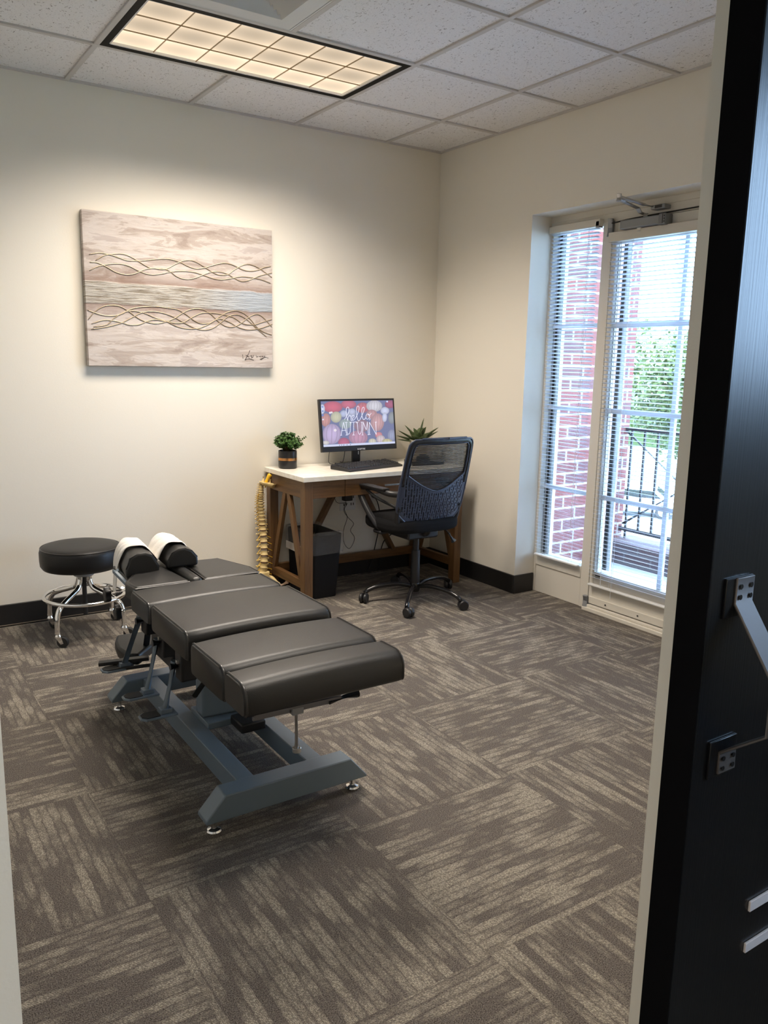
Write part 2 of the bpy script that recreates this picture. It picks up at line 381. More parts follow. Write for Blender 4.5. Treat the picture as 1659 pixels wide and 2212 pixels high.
def text_mesh(body, size, m, name, parent, origin, xdir, ydir, depth=.0006, align='CENTER'):
    cu = bpy.data.curves.new('t', 'FONT'); cu.body = body; cu.size = size; cu.extrude = depth; cu.align_x = align; cu.align_y = 'CENTER'
    to = bpy.data.objects.new('t', cu); C.objects.link(to)
    dg = bpy.context.evaluated_depsgraph_get(); me = bpy.data.meshes.new_from_object(to.evaluated_get(dg))
    bpy.data.objects.remove(to); me.name = name
    xd, yd = V(xdir).normalized(), V(ydir).normalized(); zd = xd.cross(yd)
    base = WL[parent.name]
    for v in me.vertices: v.co = V(origin) - base + xd*v.co.x + yd*v.co.y + zd*v.co.z
    me.materials.clear(); me.materials.append(m)
    o = bpy.data.objects.new(name, me); C.objects.link(o); o.parent = parent; WL[o.name] = base; return o

# ------------------------------------------------------------------ room shell
H = 2.647; T = .6096
XW, YF, YH = -3.60, -3.555, -3.675          # left wall, room face and hall face of the doorway wall
RY0, RY1, RZ = -.855, -2.30, 2.168          # recess of the exterior door in the right wall
bm = NB(); box(bm, -5.6, .30, -5.9, 0, -.12, 0); struct('floor', bm, carpetM, loc=(0,0,0))
bm = NB(); box(bm, -5.6, .30, 0, .15, -.12, 3.0); struct('wall_back', bm, wallM)
bm = NB()
box(bm, 0, .30, RY0, 0, -.12, 3.0); box(bm, 0, .30, RY1, RY0, RZ, 3.0); box(bm, 0, .30, -4.75, RY1, -.12, 3.0); box(bm, 0, .30, -5.9, -5.76, -.12, 3.0); box(bm, 0, .30, -5.76, -4.75, -.12, 1.3); box(bm, 0, .30, -5.76, -4.75, 2.5, 3.0)
struct('wall_right', bm, wallM)
bm = NB(); box(bm, XW-.12, XW, YF, 0, 0, 3.0); struct('wall_left', bm, wallM)
JL, JR = -3.174, -2.21
bm = NB()
box(bm, -5.6, JL, YH, YF, 0, 3.0); box(bm, JR, 0, YH, YF, 0, 3.0); box(bm, JL, JR, YH, YF, 2.32, 3.0)
struct('wall_front', bm, wallM)
bm = NB()   # hallway wall behind the viewer
box(bm, -5.6, 0, -5.9, -5.80, 0, 3.0)
struct('wall_hallway', bm, wallM)
bm = NB(); box(bm, -5.72, -5.6, -5.9, YH, 0, 3.0); struct('wall_hallway_end', bm, wallM)
bm = NB(); box(bm, .14, .146, -5.76, -4.75, 1.3, 2.5); wg = struct('added_hall_window', bm, glassM)  # unseen hall window added for the blue reflection on the sliding door
bm = NB()
for y in (-5.76, -4.79): box(bm, .12, .17, y, y+.04, 1.3, 2.5)
for z in (1.3, 2.46): box(bm, .12, .17, -5.76, -4.75, z, z+.04)
obj('window_frame', bm, doorpaint, wg)

# baseboards
bm = NB(); box(bm, XW, 0, -.012, 0, 0, .112); struct('baseboard_back', bm, base_blk, bevel=.003)
bm = NB(); box(bm, -.012, 0, RY0, -.012, 0, .112); box(bm, -.012, .145, RY0-.012, RY0, 0, .112); struct('baseboard_right', bm, base_blk, bevel=.003)
bm = NB(); box(bm, XW, XW+.012, YF, -.012, 0, .112); struct('baseboard_left', bm, base_blk)
bm = NB(); tube(bm, [(XW, -.020, .008), (-.9, -.020, .008)], .006, 6); struct('trim_1', bm, mat('carpet_edge', srgb(120,108,96), .8))

# ceiling: tiles minus the fixture / diffuser cells
gx = [XW] + [-.4175 - i*T for i in range(5, -1, -1)] + [0]
gy = [YF] + [-.5498 - i*T for i in range(4, -1, -1)] + [0]
bm = NB()
for i in range(len(gx)-1):
    for j in range(len(gy)-1):
        cx, cy = (gx[i]+gx[i+1])/2, (gy[j]+gy[j+1])/2
        if -2.246 < cx < -1.02 and -1.159 < cy < -.55: continue
        if -2.246 < cx < -1.637 and -1.77 < cy < -1.159: continue
        box(bm, gx[i], gx[i+1], gy[j], gy[j+1], H+.004, H+.02)
box(bm, -5.6, 0, -5.9, YH, H+.004, H+.02)
box(bm, -5.7, .3, -5.9, .1, 3.0, 3.05)
struct('ceiling', bm, ceilM, smooth=False)
bm = NB(); wd = .012
for x in gx[1:-1]:
    if abs(x+1.6367) < .01: box(bm, x-wd, x+wd, YF, -1.159, H-.004, H+.006); box(bm, x-wd, x+wd, -.5498, 0, H-.004, H+.006)
    else: box(bm, x-wd, x+wd, YF, 0, H-.004, H+.006)
for y in gy[1:-1]: box(bm, XW, 0, y-wd, y+wd, H-.0045, H+.006)
box(bm, XW, 0, -.02, 0, H-.005, H+.005); box(bm, -.02, 0, YF, 0, H-.005, H+.005); box(bm, XW, XW+.02, YF, 0, H-.005, H+.005)
struct('trim_2', bm, gridM, bevel=.002)

# ------------------------------------------------------------------ ceiling light
def fixture(x0, x1, y0, y1, label):
    t = thing('ceiling_light', label, 'ceiling light', ((x0+x1)/2, (y0+y1)/2, H))
    a, b = .020, .040
    bm = NB()
    for (p, q, r, s) in ((x0+.012, x1-.012, y0+.012, y0+b), (x0+.012, x1-.012, y1-b, y1-.012), (x0+.012, x0+b, y0+b, y1-b), (x1-b, x1-.012, y0+b, y1-b)):
        box(bm, p, q, r, s, H-.004, H+.03)
    obj('frame', bm, mat('frame_black', (.004,.004,.004,1), .6, spec=.15), t)
    X0, X1, Y0, Y1 = x0+b, x1-b, y0+b, y1-b
    bm = NB()
    for (p, q, r, s) in ((X0, X1, Y0, Y0+.008), (X0, X1, Y1-.008, Y1), (X0, X0+.008, Y0, Y1), (X1-.008, X1, Y0, Y1)): box(bm, p, q, r, s, H-.002, H+.02)
    obj('inner_rim', bm, whitepl, t)
    bm = NB(); n, m = 6, 3; dx, dy = (X1-X0)/n, (Y1-Y0)/m
    lz = H+.002; hz = H+.007
    for i in range(n+1):
        x = X0+i*dx; prism(bm, [(x-.0009, Y0, lz), (x+.0009, Y0, lz), (x+.0009, Y0, hz), (x-.0009, Y0, hz)], (0, Y1-Y0, 0))
    for j in range(m+1):
        y = Y0+j*dy; prism(bm, [(X0, y-.0009, lz), (X0, y+.0009, lz), (X0, y+.0009, hz), (X0, y-.0009, hz)], (X1-X0, 0, 0))
    obj('louver', bm, mat('louver_reflector', srgb(150, 132, 104), .5, 0), t, smooth=False)
    bm = NB(); box(bm, X0, X1, Y0, Y1, H+.0085, H+.012)
    lm = mat('lamp_diffuser', (1,1,1,1), .6); nt, lk, bb = nodes(lm)
    o = objcoord(nt); sep = N(nt, 'ShaderNodeSeparateXYZ'); lk.new(o, sep.inputs[0])
    fy_ = math_n(nt, lk, 'FRACT', math_n(nt, lk, 'ADD', math_n(nt, lk, 'DIVIDE', sep.outputs[1], dy), 10.5))
    fx_ = math_n(nt, lk, 'FRACT', math_n(nt, lk, 'ADD', math_n(nt, lk, 'DIVIDE', sep.outputs[0], dx), 10.0))
    e1 = math_n(nt, lk, 'POWER', math_n(nt, lk, 'ABSOLUTE', math_n(nt, lk, 'SUBTRACT', fy_, .55)), 2.0)
    e2 = math_n(nt, lk, 'POWER', math_n(nt, lk, 'ABSOLUTE', math_n(nt, lk, 'SUBTRACT', fx_, .45)), 2.0)
    row = N(nt, 'ShaderNodeMath', operation='GREATER_THAN'); lk.new(sep.outputs[1], row.inputs[0]); row.inputs[1].default_value = dy/2
    st_ = math_n(nt, lk, 'ADD', .52, math_n(nt, lk, 'ADD', math_n(nt, lk, 'MULTIPLY', e1, 1.5), math_n(nt, lk, 'MULTIPLY', e2, .7)))  # reflector gradient per cell and brighter wall-side row painted into the emission
    st_ = math_n(nt, lk, 'ADD', st_, math_n(nt, lk, 'MULTIPLY', row.outputs[0], .26))
    lk.new(st_, bb.inputs['Emission Strength'])
    bb.inputs['Base Color'].default_value = (.05,.05,.05,1); bb.inputs['Emission Color'].default_value = (1.0, .79, .56, 1)
    obj('diffuser', bm, lm, t)
    bm = NB(); box(bm, x0+.01, x1-.01, y0+.01, y1-.01, H+.06, H+.12); obj('housing', bm, steel, t)
    return t
fixture(-2.246, -1.027, -1.159, -.5498, 'recessed rectangular ceiling light with black frame and warm parabolic louver cells')

# air diffuser
ax0, ax1, ay0, ay1 = -2.246, -1.637, -1.769, -1.159
t = thing('air_diffuser', 'square white ceiling air diffuser with stepped louvers beside the lit ceiling light', 'air vent', ((ax0+ax1)/2, (ay0+ay1)/2, H))
def ringbm(bm, cx, cy, a_out, a_in, z_out, z_in, th=.003):
    o1 = [(cx-a_out, cy-a_out), (cx+a_out, cy-a_out), (cx+a_out, cy+a_out), (cx-a_out, cy+a_out)]
    i1 = [(cx-a_in, cy-a_in), (cx+a_in, cy-a_in), (cx+a_in, cy+a_in), (cx-a_in, cy+a_in)]
    A = [bm.verts.new((x, y, z_out)) for x, y in o1]; B = [bm.verts.new((x, y, z_in)) for x, y in i1]
    A2 = [bm.verts.new((x, y, z_out+th)) for x, y in o1]; B2 = [bm.verts.new((x, y, z_in+th)) for x, y in i1]
    for k in range(4):
        l = (k+1) % 4
        bm.faces.new((A[k], A[l], B[l], B[k])); bm.faces.new((A2[k], B2[k], B2[l], A2[l])); bm.faces.new((A[k], A2[k], A2[l], A[l])); bm.faces.new((B[k], B[l], B2[l], B2[k]))
acx, acy = (ax0+ax1)/2, (ay0+ay1)/2
ventM = mat('vent_white', srgb(206, 206, 204), .45)
bm = NB(); ringbm(bm, acx, acy, .302, .286, H-.003, H-.003); obj('outer_rim', bm, ventM, t, smooth=False)
bm = NB(); ringbm(bm, acx, acy, .282, .216, H-.004, H-.003); obj('panel', bm, ventM, t, smooth=False)
for k in range(6):
    bm = NB(); a = .214-.030*k; ringbm(bm, acx, acy, a, a-.020, H-.004, H+.018); obj('louver', bm, ventM, t, smooth=False)
bm = NB(); box(bm, acx-.3, acx+.3, acy-.3, acy+.3, H+.022, H+.03); obj('backing', bm, mat('vent_grey', srgb(120,120,120), .6), t)

# ------------------------------------------------------------------ exterior door and sidelight in the recess
FX = .15      # room-side face of the frame
DG = -1.292   # hinge edge of the door
bm = NB()     # fixed frame
box(bm, FX+.001, FX+.04, RY0-.020, RY0, 0, 2.087); box(bm, FX+.04, FX+.099, RY0-.006, RY0, 0, 2.087)
box(bm, FX+.001, FX+.10, -1.300, -1.236, 0, 2.0945)                # mullion
box(bm, FX+.001, FX+.099, RY1, RY1+.05, 0, 2.087)                  # right jamb
box(bm, FX, FX+.10, RY1+.001, RY0-.001, 2.0875, RZ)                  # header
box(bm, FX+.005, FX+.09, -1.236, RY0-.018, 0, .235)       # bottom rail + panel of the sidelight
box(bm, FX-.001, FX+.01, -1.2355, RY0-.0185, .168, .2345)
fr = struct('trim_3', bm, doorpaint, bevel=.003)
bm = NB()
box(bm, FX-.004, FX+.01, RY1, RY0, 2.135, RZ); obj('head_casing', bm, doorpaint, fr, bevel=.002)
bm = NB(); box(bm, FX-.035, FX+.12, RY1, -1.29, 0, .022); box(bm, FX-.02, FX+.12, RY1, -1.29, .022, .036); obj('threshold', bm, doorpaint, fr, bevel=.003)
# sidelight window
bm = NB(); box(bm, FX+.045, FX+.051, -1.236, -.862, .235, 2.095); wn_ = struct('window_1', bm, glassM)
bm = NB()
for z in (.645, 1.11, 1.572): box(bm, FX+.035, FX+.062, -1.236, -.862, z-.011, z+.011)
obj('muntin', bm, mat('muntin_white', srgb(205,212,220), .5), wn_)
dstripM = mat('dark_strip', (.010,.011,.014,1), .5)  # for the dark vertical strips just outside the glass
bm = NB(); box(bm, FX+.056, FX+.066, -.896, -.872, .235, 2.09); obj('outer_dark_strip', bm, dstripM, wn_)
bm = NB(); box(bm, FX+.056, FX+.066, -.872, -.862, .235, 2.09); box(bm, FX+.056, FX+.066, -.925, -.902, .235, 2.09); obj('glazing_bead', bm, whitepl, wn_)
# door leaf
DZ = 2.085; D0, D1 = -2.225, -1.305
bm = NB()
box(bm, FX, FX+.045, D1-.030, D1, .04, DZ); box(bm, FX, FX+.045, D0, D0+.10, .04, DZ)
box(bm, FX, FX+.045, D0+.10, D1-.030, .04, .225); box(bm, FX, FX+.045, D0+.10, D1-.030, 1.985, DZ)
dr = struct('door_1', bm, doorpaint, bevel=.002)
bm = NB(); box(bm, FX+.02, FX+.026, D0+.10, D1-.030, .225, 1.985); obj('glass_pane', bm, glassM, dr)
bm = NB()
for z in (.645, 1.12, 1.572): box(bm, FX+.012, FX+.034, D0+.10, D1-.030, z-.012, z+.012)
box(bm, FX+.0135, FX+.0325, -1.767, -1.743, .226, 1.984)
obj('muntin', bm, MAT['muntin_white'], dr)
bm = NB(); box(bm, FX+.050, FX+.060, -1.368, -1.345, .235, 1.98); obj('outer_dark_strip', bm, dstripM, dr)
bm = NB(); box(bm, FX+.050, FX+.060, -1.398, -1.376, .235, 1.98); obj('glazing_bead', bm, whitepl, dr)
bm = NB(); box(bm, FX-.010, FX, D0, D1-.01, .042, .082); obj('door_sweep', bm, doorpaint, dr, bevel=.002)
bm = NB()
for y in (-1.44, -1.66, -1.9, -2.12): cyl(bm, (FX-.013, y, .062), (FX-.009, y, .062), .005, seg=10)
obj('sweep_screw', bm, mat('dark_screw', (.05,.05,.05,1), .4, .5), dr)
bm = NB(); tube(bm, bez([(FX-.006, -1.290, 2.088), (FX-.018, -1.305, 2.083), (FX-.020, -1.33, 2.082), (FX-.012, -1.45, 2.090), (FX-.010, -1.8, 2.094), (FX-.010, -2.225, 2.099)]), .0035, 8); obj('weather_strip', bm, rubber, dr)
for z in (2.06, .055):
    bm = NB(); cyl(bm, (FX-.018, -1.300, z-.045 if z > 1 else z-.035), (FX-.018, -1.300, z+.045 if z > 1 else z+.028), .016, seg=20)
    box(bm, FX-.018, FX, -1.313, -1.287, z-.04 if z > 1 else z-.03, z+.035 if z > 1 else z+.022)
    obj('hinge', bm, closerM, dr, bevel=.002)
# dark slots near the door's bottom
bm = NB()
for k in range(2): box(bm, FX-.0015, FX+.001, -1.345-.035, -1.345, .205-.012*k, .211-.012*k)
obj('vent_slot', bm, blackpl, dr)
# door closer
t = thing('door_closer', 'grey hydraulic door closer with folded arm above the glazed door', 'door closer', (FX, -1.52, 2.0))
bm = NB(); box(bm, FX-.058, FX-.002, -1.640, -1.395, 2.035, 2.080); obj('body', bm, closerM, t, bevel=.006)
bm = NB(); box(bm, FX-.060, FX-.0, -1.672, -1.632, 2.030, 2.083); obj('end_cap', bm, mat('cap_grey', srgb(120,122,124), .35, .4), t, bevel=.005)
bm = NB(); box(bm, FX-.061, FX-.058, -1.660, -1.656, 2.036, 2.078)
for k in range(3): box(bm, FX-.0612, FX-.0598, -1.670, -1.665, 2.040+.013*k, 2.047+.013*k)
obj('label_plate', bm, blackpl, t)
bm = NB(); cyl(bm, (FX-.03, -1.50, 2.035), (FX-.03, -1.50, 2.018), .014, seg=16); obj('valve_cap', bm, whitepl, t)
bm = NB(); cyl(bm, (FX-.03, -1.53, 2.08), (FX-.03, -1.53, 2.10), .013, seg=16); obj('spindle', bm, steel, t)
E1 = V((-.085, -1.535, 2.140)); bm = NB(); bar(bm, (FX-.03, -1.520, 2.098), (FX-.055, -1.515, 2.104), .022, .006); bar(bm, (FX-.052, -1.515, 2.103), (FX-.075, -1.517, 2.122), .022, .006); bar(bm, (FX-.072, -1.517, 2.121), E1, .022, .006); obj('arm', bm, steel, t, bevel=.0015)
bm = NB(); bar(bm, E1+V((0,0,.014)), (.060, -1.570, 2.128), .018, .010); tube(bm, [(.060, -1.570, 2.128), (.115, -1.590, 2.120)], .006, 10); obj('arm', bm, steel, t, bevel=.0015)
bm = NB(); cyl(bm, E1-V((0,0,.008)), E1+V((0,0,.026)), .013, seg=14); obj('elbow', bm, steel, t, bevel=.002)
bm = NB(); box(bm, .100, FX, -1.655, -1.575, 2.108, 2.128); obj('bracket', bm, closerM, t, bevel=.003)
bm = NB(); box(bm, .098, .102, -1.640, -1.600, 2.111, 2.125); obj('bracket_slot', bm, blackpl, t)

# blinds
def blind(y0, y1, ztop, zbot, xr, pitch, label, cords, headh=.035):
    t = thing('venetian_blind', label, 'window blind', (xr, (y0+y1)/2, zbot), 'white mini blinds on the exterior door and sidelight')
    bm = NB(); box(bm, xr-.017, xr+.017, y0-.012, y1+.012, ztop-.002, ztop+headh); obj('headrail', bm, doorpaint, t, bevel=.002)
    bm = NB(); n = int((ztop-zbot-.02)/pitch); hw = .0125; a = math.radians(15)
    for i in range(n):
        z = ztop-.012-i*pitch; row = []
        for s in (-1, 0, 1):
            x = xr + s*hw*math.cos(a); zz = z - s*hw*math.sin(a) + (.0016 if s == 0 else 0)
            row.append((bm.verts.new((x, y0, zz)), bm.verts.new((x, y1, zz))))
        for p, q in zip(row, row[1:]): bm.faces.new((p[0], q[0], q[1], p[1]))
    obj('slats', bm, blindM, t, ang=80, solid=.0004)
    bm = NB(); box(bm, xr-.013, xr+.013, y0, y1, zbot, zbot+.012); obj('bottom_rail', bm, whitepl, t, bevel=.004)
    for y in cords:
        bm = NB()
        for dx in (-.0125, .0125): tube(bm, [(xr+dx, y, ztop), (xr+dx, y, zbot+.006)], .0008, 5)
        obj('ladder_cord', bm, stringM, t)
    return t
b1 = blind(-1.228, -.885, 2.078, .232, FX-.018, .0208, 'narrow white venetian blind on the sidelight left of the door', (-.955, -1.165))
bm = NB(); tube(bm, bez([(FX-.045, -1.185, 2.07), (FX-.045, -1.187, 1.2), (FX-.045, -1.183, .5)], 4), .0010, 5); obj('lift_cord', bm, stringM, b1)
bm = NB(); box(bm, FX-.035, FX-.005, -1.236, -1.215, 2.07, 2.10); obj('cord_clip', bm, closerM, b1)
b2 = blind(-2.19, -1.318, 1.988, .150, FX-.018, .0222, 'wide white venetian blind hanging on the glazed door', (-1.47, -1.90), .045)
bm = NB(); tube(bm, bez([(FX-.045, -1.405, 1.98), (FX-.045, -1.41, 1.2), (FX-.047, -1.425, .17)], 4), .0014, 5); obj('tilt_wand', bm, stringM, b2)
bm = NB(); tube(bm, bez([(FX-.050, -1.48, 1.98), (FX-.050, -1.485, 1.0), (FX-.048, -1.50, .12)], 4), .0010, 5); obj('lift_cord', bm, stringM, b2)

# ------------------------------------------------------------------ sliding black door at the doorway
KX0, KB, KF = -2.370, -3.692, -3.737
t = thing('barn_door', 'black lacquered sliding door with steel pull handle beside the doorway', 'door', (-1.9, -3.71, 0.0))
bm = NB(); box(bm, KX0-.0015, KX0, KF, KB, .012, 2.28); obj('leaf_edge', bm, mat('matt_black_edge', (.0035,.0035,.0045,1), .9, spec=.06), t)  # matt strip added over the edge to cut its reflection of the room
bm = NB(); box(bm, KX0, KX0+1.05, KF, KB, .012, 2.28); obj('door_leaf', bm, black_door, t, bevel=.002)
hx0, hx1 = -2.322, -2.284
bm = NB(); box(bm, hx0-.018, hx1+.002, KF-.004, KF, 1.045, 1.098); box(bm, hx0-.018, hx1+.002, KF-.004, KF, .822, .875); obj('handle_plate', bm, black_door, t, bevel=.001)
bm = NB(); pr = [(KF-.003, 1.098), (KF-.003, 1.062), (KF-.064, .975), (KF-.064, .905), (KF-.003, .858), (KF-.003, .826)]
def offs(p, d):
    out = []
    for i, (a, b) in enumerate(p):
        q = p[min(i+1, len(p)-1)]; r = p[max(i-1, 0)]; tx, tz = q[0]-r[0], q[1]-r[1]; L = math.hypot(tx, tz); out.append((a + d*tz/L, b - d*tx/L))
    return out
po = offs(pr, .004)
prism(bm, [(hx0, a, b) for a, b in pr + po[::-1]], (hx1-hx0, 0, 0)); hd = obj('pull_handle', bm, bargrey, t, bevel=.0012)
bm = NB()
for z in (1.086, 1.072, .848, .834):
    for x in (hx0+.008, hx1-.008): cyl(bm, (x, KF-.006, z), (x, KF-.0082, z), .0036, seg=12)
obj('bolt', bm, mat('dark_bolt', (.03,.03,.03,1), .3, .6), t)
bm = NB(); box(bm, -2.200, -1.50, KF-.004, KF, .569, .586); obj('door_strip', bm, mat('pale_strip', srgb(214,210,214), .45), t, bevel=.001)  # pale horizontal strips low on the door face
bm = NB(); box(bm, -2.200, -1.50, KF-.004, KF, .500, .516); obj('door_strip', bm, mat('pale_strip'), t, bevel=.001)
bm = NB(); box(bm, -3.4, -1.2, KF+.01, KF+.035, 2.36, 2.40); obj('hanging_rail', bm, blackpl, t)
bm = NB(); box(bm, -2.2, -2.16, KF-.01, KF+.02, 2.20, 2.40); box(bm, -1.5, -1.46, KF-.01, KF+.02, 2.20, 2.40); obj('hanger', bm, blackpl, t)
# ------------------------------------------------------------------ adjusting table
tb = thing('adjusting_table', 'black vinyl chiropractic adjusting table with segmented cushions on a grey steel frame', 'treatment table', (-2.227, -1.80, 0))
X0, X1 = -2.485, -1.992
def prof(y0, y1, zb, zt, rf, rr, rb=.012, n=8):
    """y0 front (towards the foot end), y1 rear; rounded top corners rf, rr"""
    P = []
    def arc(cy, cz, r, a0, a1, m=n):
        for k in range(m+1):
            a = math.radians(a0+(a1-a0)*k/m); P.append((cy+r*math.cos(a), cz+r*math.sin(a)))
    arc(y0+rb, zb+rb, rb, 270, 180, 3); arc(y0+rf, zt-rf, rf, 180, 90); arc(y1-rr, zt-rr, rr, 90, 0, 5); arc(y1-rb, zb+rb, rb, 0, -90, 3)
    return P
def cushion(name, y0, y1, zb, zt, rf=.035, rr=.018, x0=X0, x1=X1, crown=.007, parent=tb, label=None, pipe=True):
    P = prof(y0, y1, zb, zt, rf, rr); cy, cz = (y0+y1)/2, (zb+zt)/2
    secs = [(0, .93), (.004, .965), (.012, .995)] + [(.012+(x1-x0-.034)*k/10, 1.0) for k in range(1, 11)] + [(x1-x0-.012, .985), (x1-x0-.005, .955), (x1-x0, .90)]
    bm = NB(); rings = []
    for dx, s in secs:
        t_ = dx/(x1-x0); cr = crown*(1-(2*t_-1)**2)
        rings.append([bm.verts.new((x0+dx, cy+(a-cy)*s, cz+(b-cz)*s + (cr if b > cz else 0))) for a, b in P])
    n = len(P)
    for a, b in zip(rings, rings[1:]):
        for k in range(n): bm.faces.new((a[k], a[(k+1) % n], b[(k+1) % n], b[k]))
    bm.faces.new(rings[0]); bm.faces.new(rings[-1][::-1])
    c = obj(name, bm, leather, parent, ang=50, label=label)
    if pipe:
        bm = NB()
        bm.free()
        for x, sc_ in ((x0+.007, .985), (x1-.007, .970)): bm = NB(); tube(bm, [(x, cy+(a-cy)*sc_, cz+(b-cz)*sc_+.0012) for a, b in P], .0030, 6, closed=True); obj('piping', bm, piping, c)
    return c
cushion('leg_cushion', -2.556, -2.424, .468, .552, .044, .020)
cushion('leg_cushion', -2.418, -2.168, .458, .553, .034, .022)
cushion('seat_cushion', -2.142, -1.806, .482, .568, .030, .022)
cushion('torso_cushion', -1.786, -1.585, .490, .560, .030, .020)
def pad(name, poly, zb, zt, bev=.012, parent=tb, mm=None, label=None):
    bm = NB(); prism(bm, [(x, y, zb) for x, y in poly], (0, 0, zt-zb))
    return obj(name, bm, mm or leather, parent, bevel=bev, seg=4, ang=60, label=label)
pl = [(-2.462, -1.568), (-2.262, -1.568), (-2.285, -1.278), (-2.352, -1.272), (-2.470, -1.470)]
p1 = pad('chest_pad', pl, .500, .562)
pr_ = [(-2.205, -1.566), (-1.985, -1.566), (-1.985, -1.475), (-2.045, -1.285), (-2.192, -1.272)]
p2 = pad('chest_pad', pr_, .500, .560)
for p_, poly in ((p1, pl), (p2, pr_)):
    bm = NB(); cx = sum(a for a, b in poly)/5; cy = sum(b for a, b in poly)/5
    tube(bm, [(cx+(a-cx)*.985, cy+(b-cy)*.985, .556) for a, b in poly], .0025, 6, closed=True); obj('piping', bm, piping, p_)
pad('center_pad', [(-2.258, -1.568), (-2.210, -1.568), (-2.207, -1.26), (-2.255, -1.26)], .485, .567, .019)
# head rest pads with bevelled inner faces
def headpad(x0, x1, y0, y1, zb, zt, skew):
    bm = NB(); prism(bm, [(x0-.004, y0, zb), (x1+.006, y0, zb), (x1+.006, y0, zb+.035), (x1-.018, y0, zt-.012), (x1-.045, y0, zt), (x0+.040, y0, zt), (x0+.014, y0, zt-.014), (x0-.004, y0, zb+.030)], (skew, y1-y0, 0))
    h = obj('headrest_pad', bm, leather, tb, bevel=.009, seg=4, ang=60)
    bm = NB(); tube(bm, [(x0-.003, y0+.004, zb+.034), (x0+.012, y0+.004, zt-.016), (x0+.04, y0+.004, zt-.003), (x1-.045, y0+.004, zt-.003), (x1-.018, y0+.004, zt-.014), (x1+.004, y0+.004, zb+.034)], .0026, 6); obj('piping', bm, piping, h)
headpad(-2.435, -2.318, -1.375, -1.135, .545, .635, .034)
headpad(-2.278, -2.168, -1.385, -1.150, .565, .640, .015)
bm = NB(); box(bm, -2.43, -2.12, -1.36, -1.16, .52, .545); obj('headrest_plate', bm, blackpl, tb, bevel=.004)
# paper strips over the head pads
def paper(pts, y0, y1, skew, label, front_slant=0):
    bm = NB(); rows = []; n = 14
    P = bez(pts, 4)
    for i, p in enumerate(P):
        s = i/(len(P)-1); ya = y0 + front_slant*s
        rows.append([bm.verts.new((p.x + skew*(k/n) + .0018*math.sin(k*1.3+i*.7), ya+(y1-ya)*k/n, p.z + .0015*math.sin(k*2.1+i))) for k in range(n+1)])
    for a, b in zip(rows, rows[1:]):
        for k in range(n): bm.faces.new((a[k], a[k+1], b[k+1], b[k]))
    o = obj('face_paper', bm, paperM, None, solid=.0012, ang=70)
    tagp(o, label, 'paper', 'white papers on the headrest pads')
paper([(-2.440, 0, .44), (-2.436, 0, .50), (-2.430, 0, .570), (-2.415, 0, .620), (-2.388, 0, .643), (-2.350, 0, .643), (-2.324, 0, .628), (-2.298, 0, .585)], -1.215, -1.125, .016, 'white paper cover over the left headrest pad, one end dangling beside the stool', -.10)
paper([(-2.305, 0, .575), (-2.284, 0, .622), (-2.255, 0, .650), (-2.215, 0, .650), (-2.186, 0, .634), (-2.158, 0, .580), (-2.145, 0, .545)], -1.318, -1.140, .012, 'white paper cover over the right headrest pad', 0)
# frame
slateL = slate
def trap(y0, y1):
    bm = NB(); prism(bm, [(-2.498, y0, .045), (-1.956, y0, .045), (-1.956, y0, .052), (-2.016, y0, .122), (-2.438, y0, .122), (-2.498, y0, .056)], (0, y1-y0, 0)); return bm
obj('crossbar', trap(-2.305, -2.235), slate, tb, bevel=.004)
obj('crossbar', trap(-1.325, -1.255), slate, tb, bevel=.004)
for x0, x1 in ((-2.375, -2.318), (-2.140, -2.085)):
    bm = NB(); box(bm, x0, x1, -2.24, -1.32, .052, .119); obj('side_rail', bm, slate, tb, bevel=.003)
for x in (-2.462, -1.990):
    for y in (-2.270, -1.290):
        bm = NB(); lathe(bm, [(0, 0), (.022, 0), (.023, .004), (.020, .009), (.009, .013), (.007, .02), (.007, .05), (0, .05)], (x, y, 0), 24); obj('levelling_foot', bm, chrome, tb)
bm = NB(); prism(bm, [(-2.318, -1.815, .135), (-2.110, -1.835, .135), (-2.110, -1.745, .135), (-2.318, -1.745, .135)], (0, 0, .31)); obj('pedestal', bm, slate, tb, bevel=.01, seg=3)
bm = NB(); box(bm, -2.320, -2.080, -1.865, -1.70, .112, .136); obj('pedestal_base', bm, slate, tb, bevel=.003)
bm = NB(); box(bm, -2.40, -2.06, -2.425, -1.33, .436, .452); box(bm, -2.38, -2.08, -2.15, -1.60, .45, .488); box(bm, -2.36, -2.10, -1.60, -1.30, .450, .502); obj('deck_plate', bm, blackpl, tb, bevel=.003)
bm = NB(); box(bm, -2.36, -2.16, -2.05, -1.62, .375, .432); obj('drive_housing', bm, blackpl, tb, bevel=.006)
bm = NB(); box(bm, -2.24, -2.15, -1.965, -1.866, .118, .152); obj('dark_block', bm, blackpl, tb, bevel=.006)  # small dark block in front of the pedestal base
# drop mechanisms on the left
for k, (y, z0) in enumerate(((-1.47, .36), (-1.66, .335), (-1.84, .31))):
    bm = NB(); box(bm, -2.415, -2.36, y-.045, y+.015, z0, .44); obj('drop_mechanism', bm, blackpl, tb, bevel=.006)
    bm = NB(); cyl(bm, (-2.44, y-.01, z0+.05), (-2.38, y-.01, z0+.05), .012, seg=16); obj('adjuster_knob', bm, mat('dark_blue_metal', srgb(40,48,58), .4, .3), tb)
    bm = NB(); box(bm, -2.424, -2.414, y-.03, y-.018, z0+.062, z0+.074); obj('bolt', bm, steel, tb, bevel=.001)
bm = NB(); box(bm, -2.35, -2.16, -1.60, -1.36, .24, .36); obj('motor_box', bm, blackpl, tb, bevel=.01)
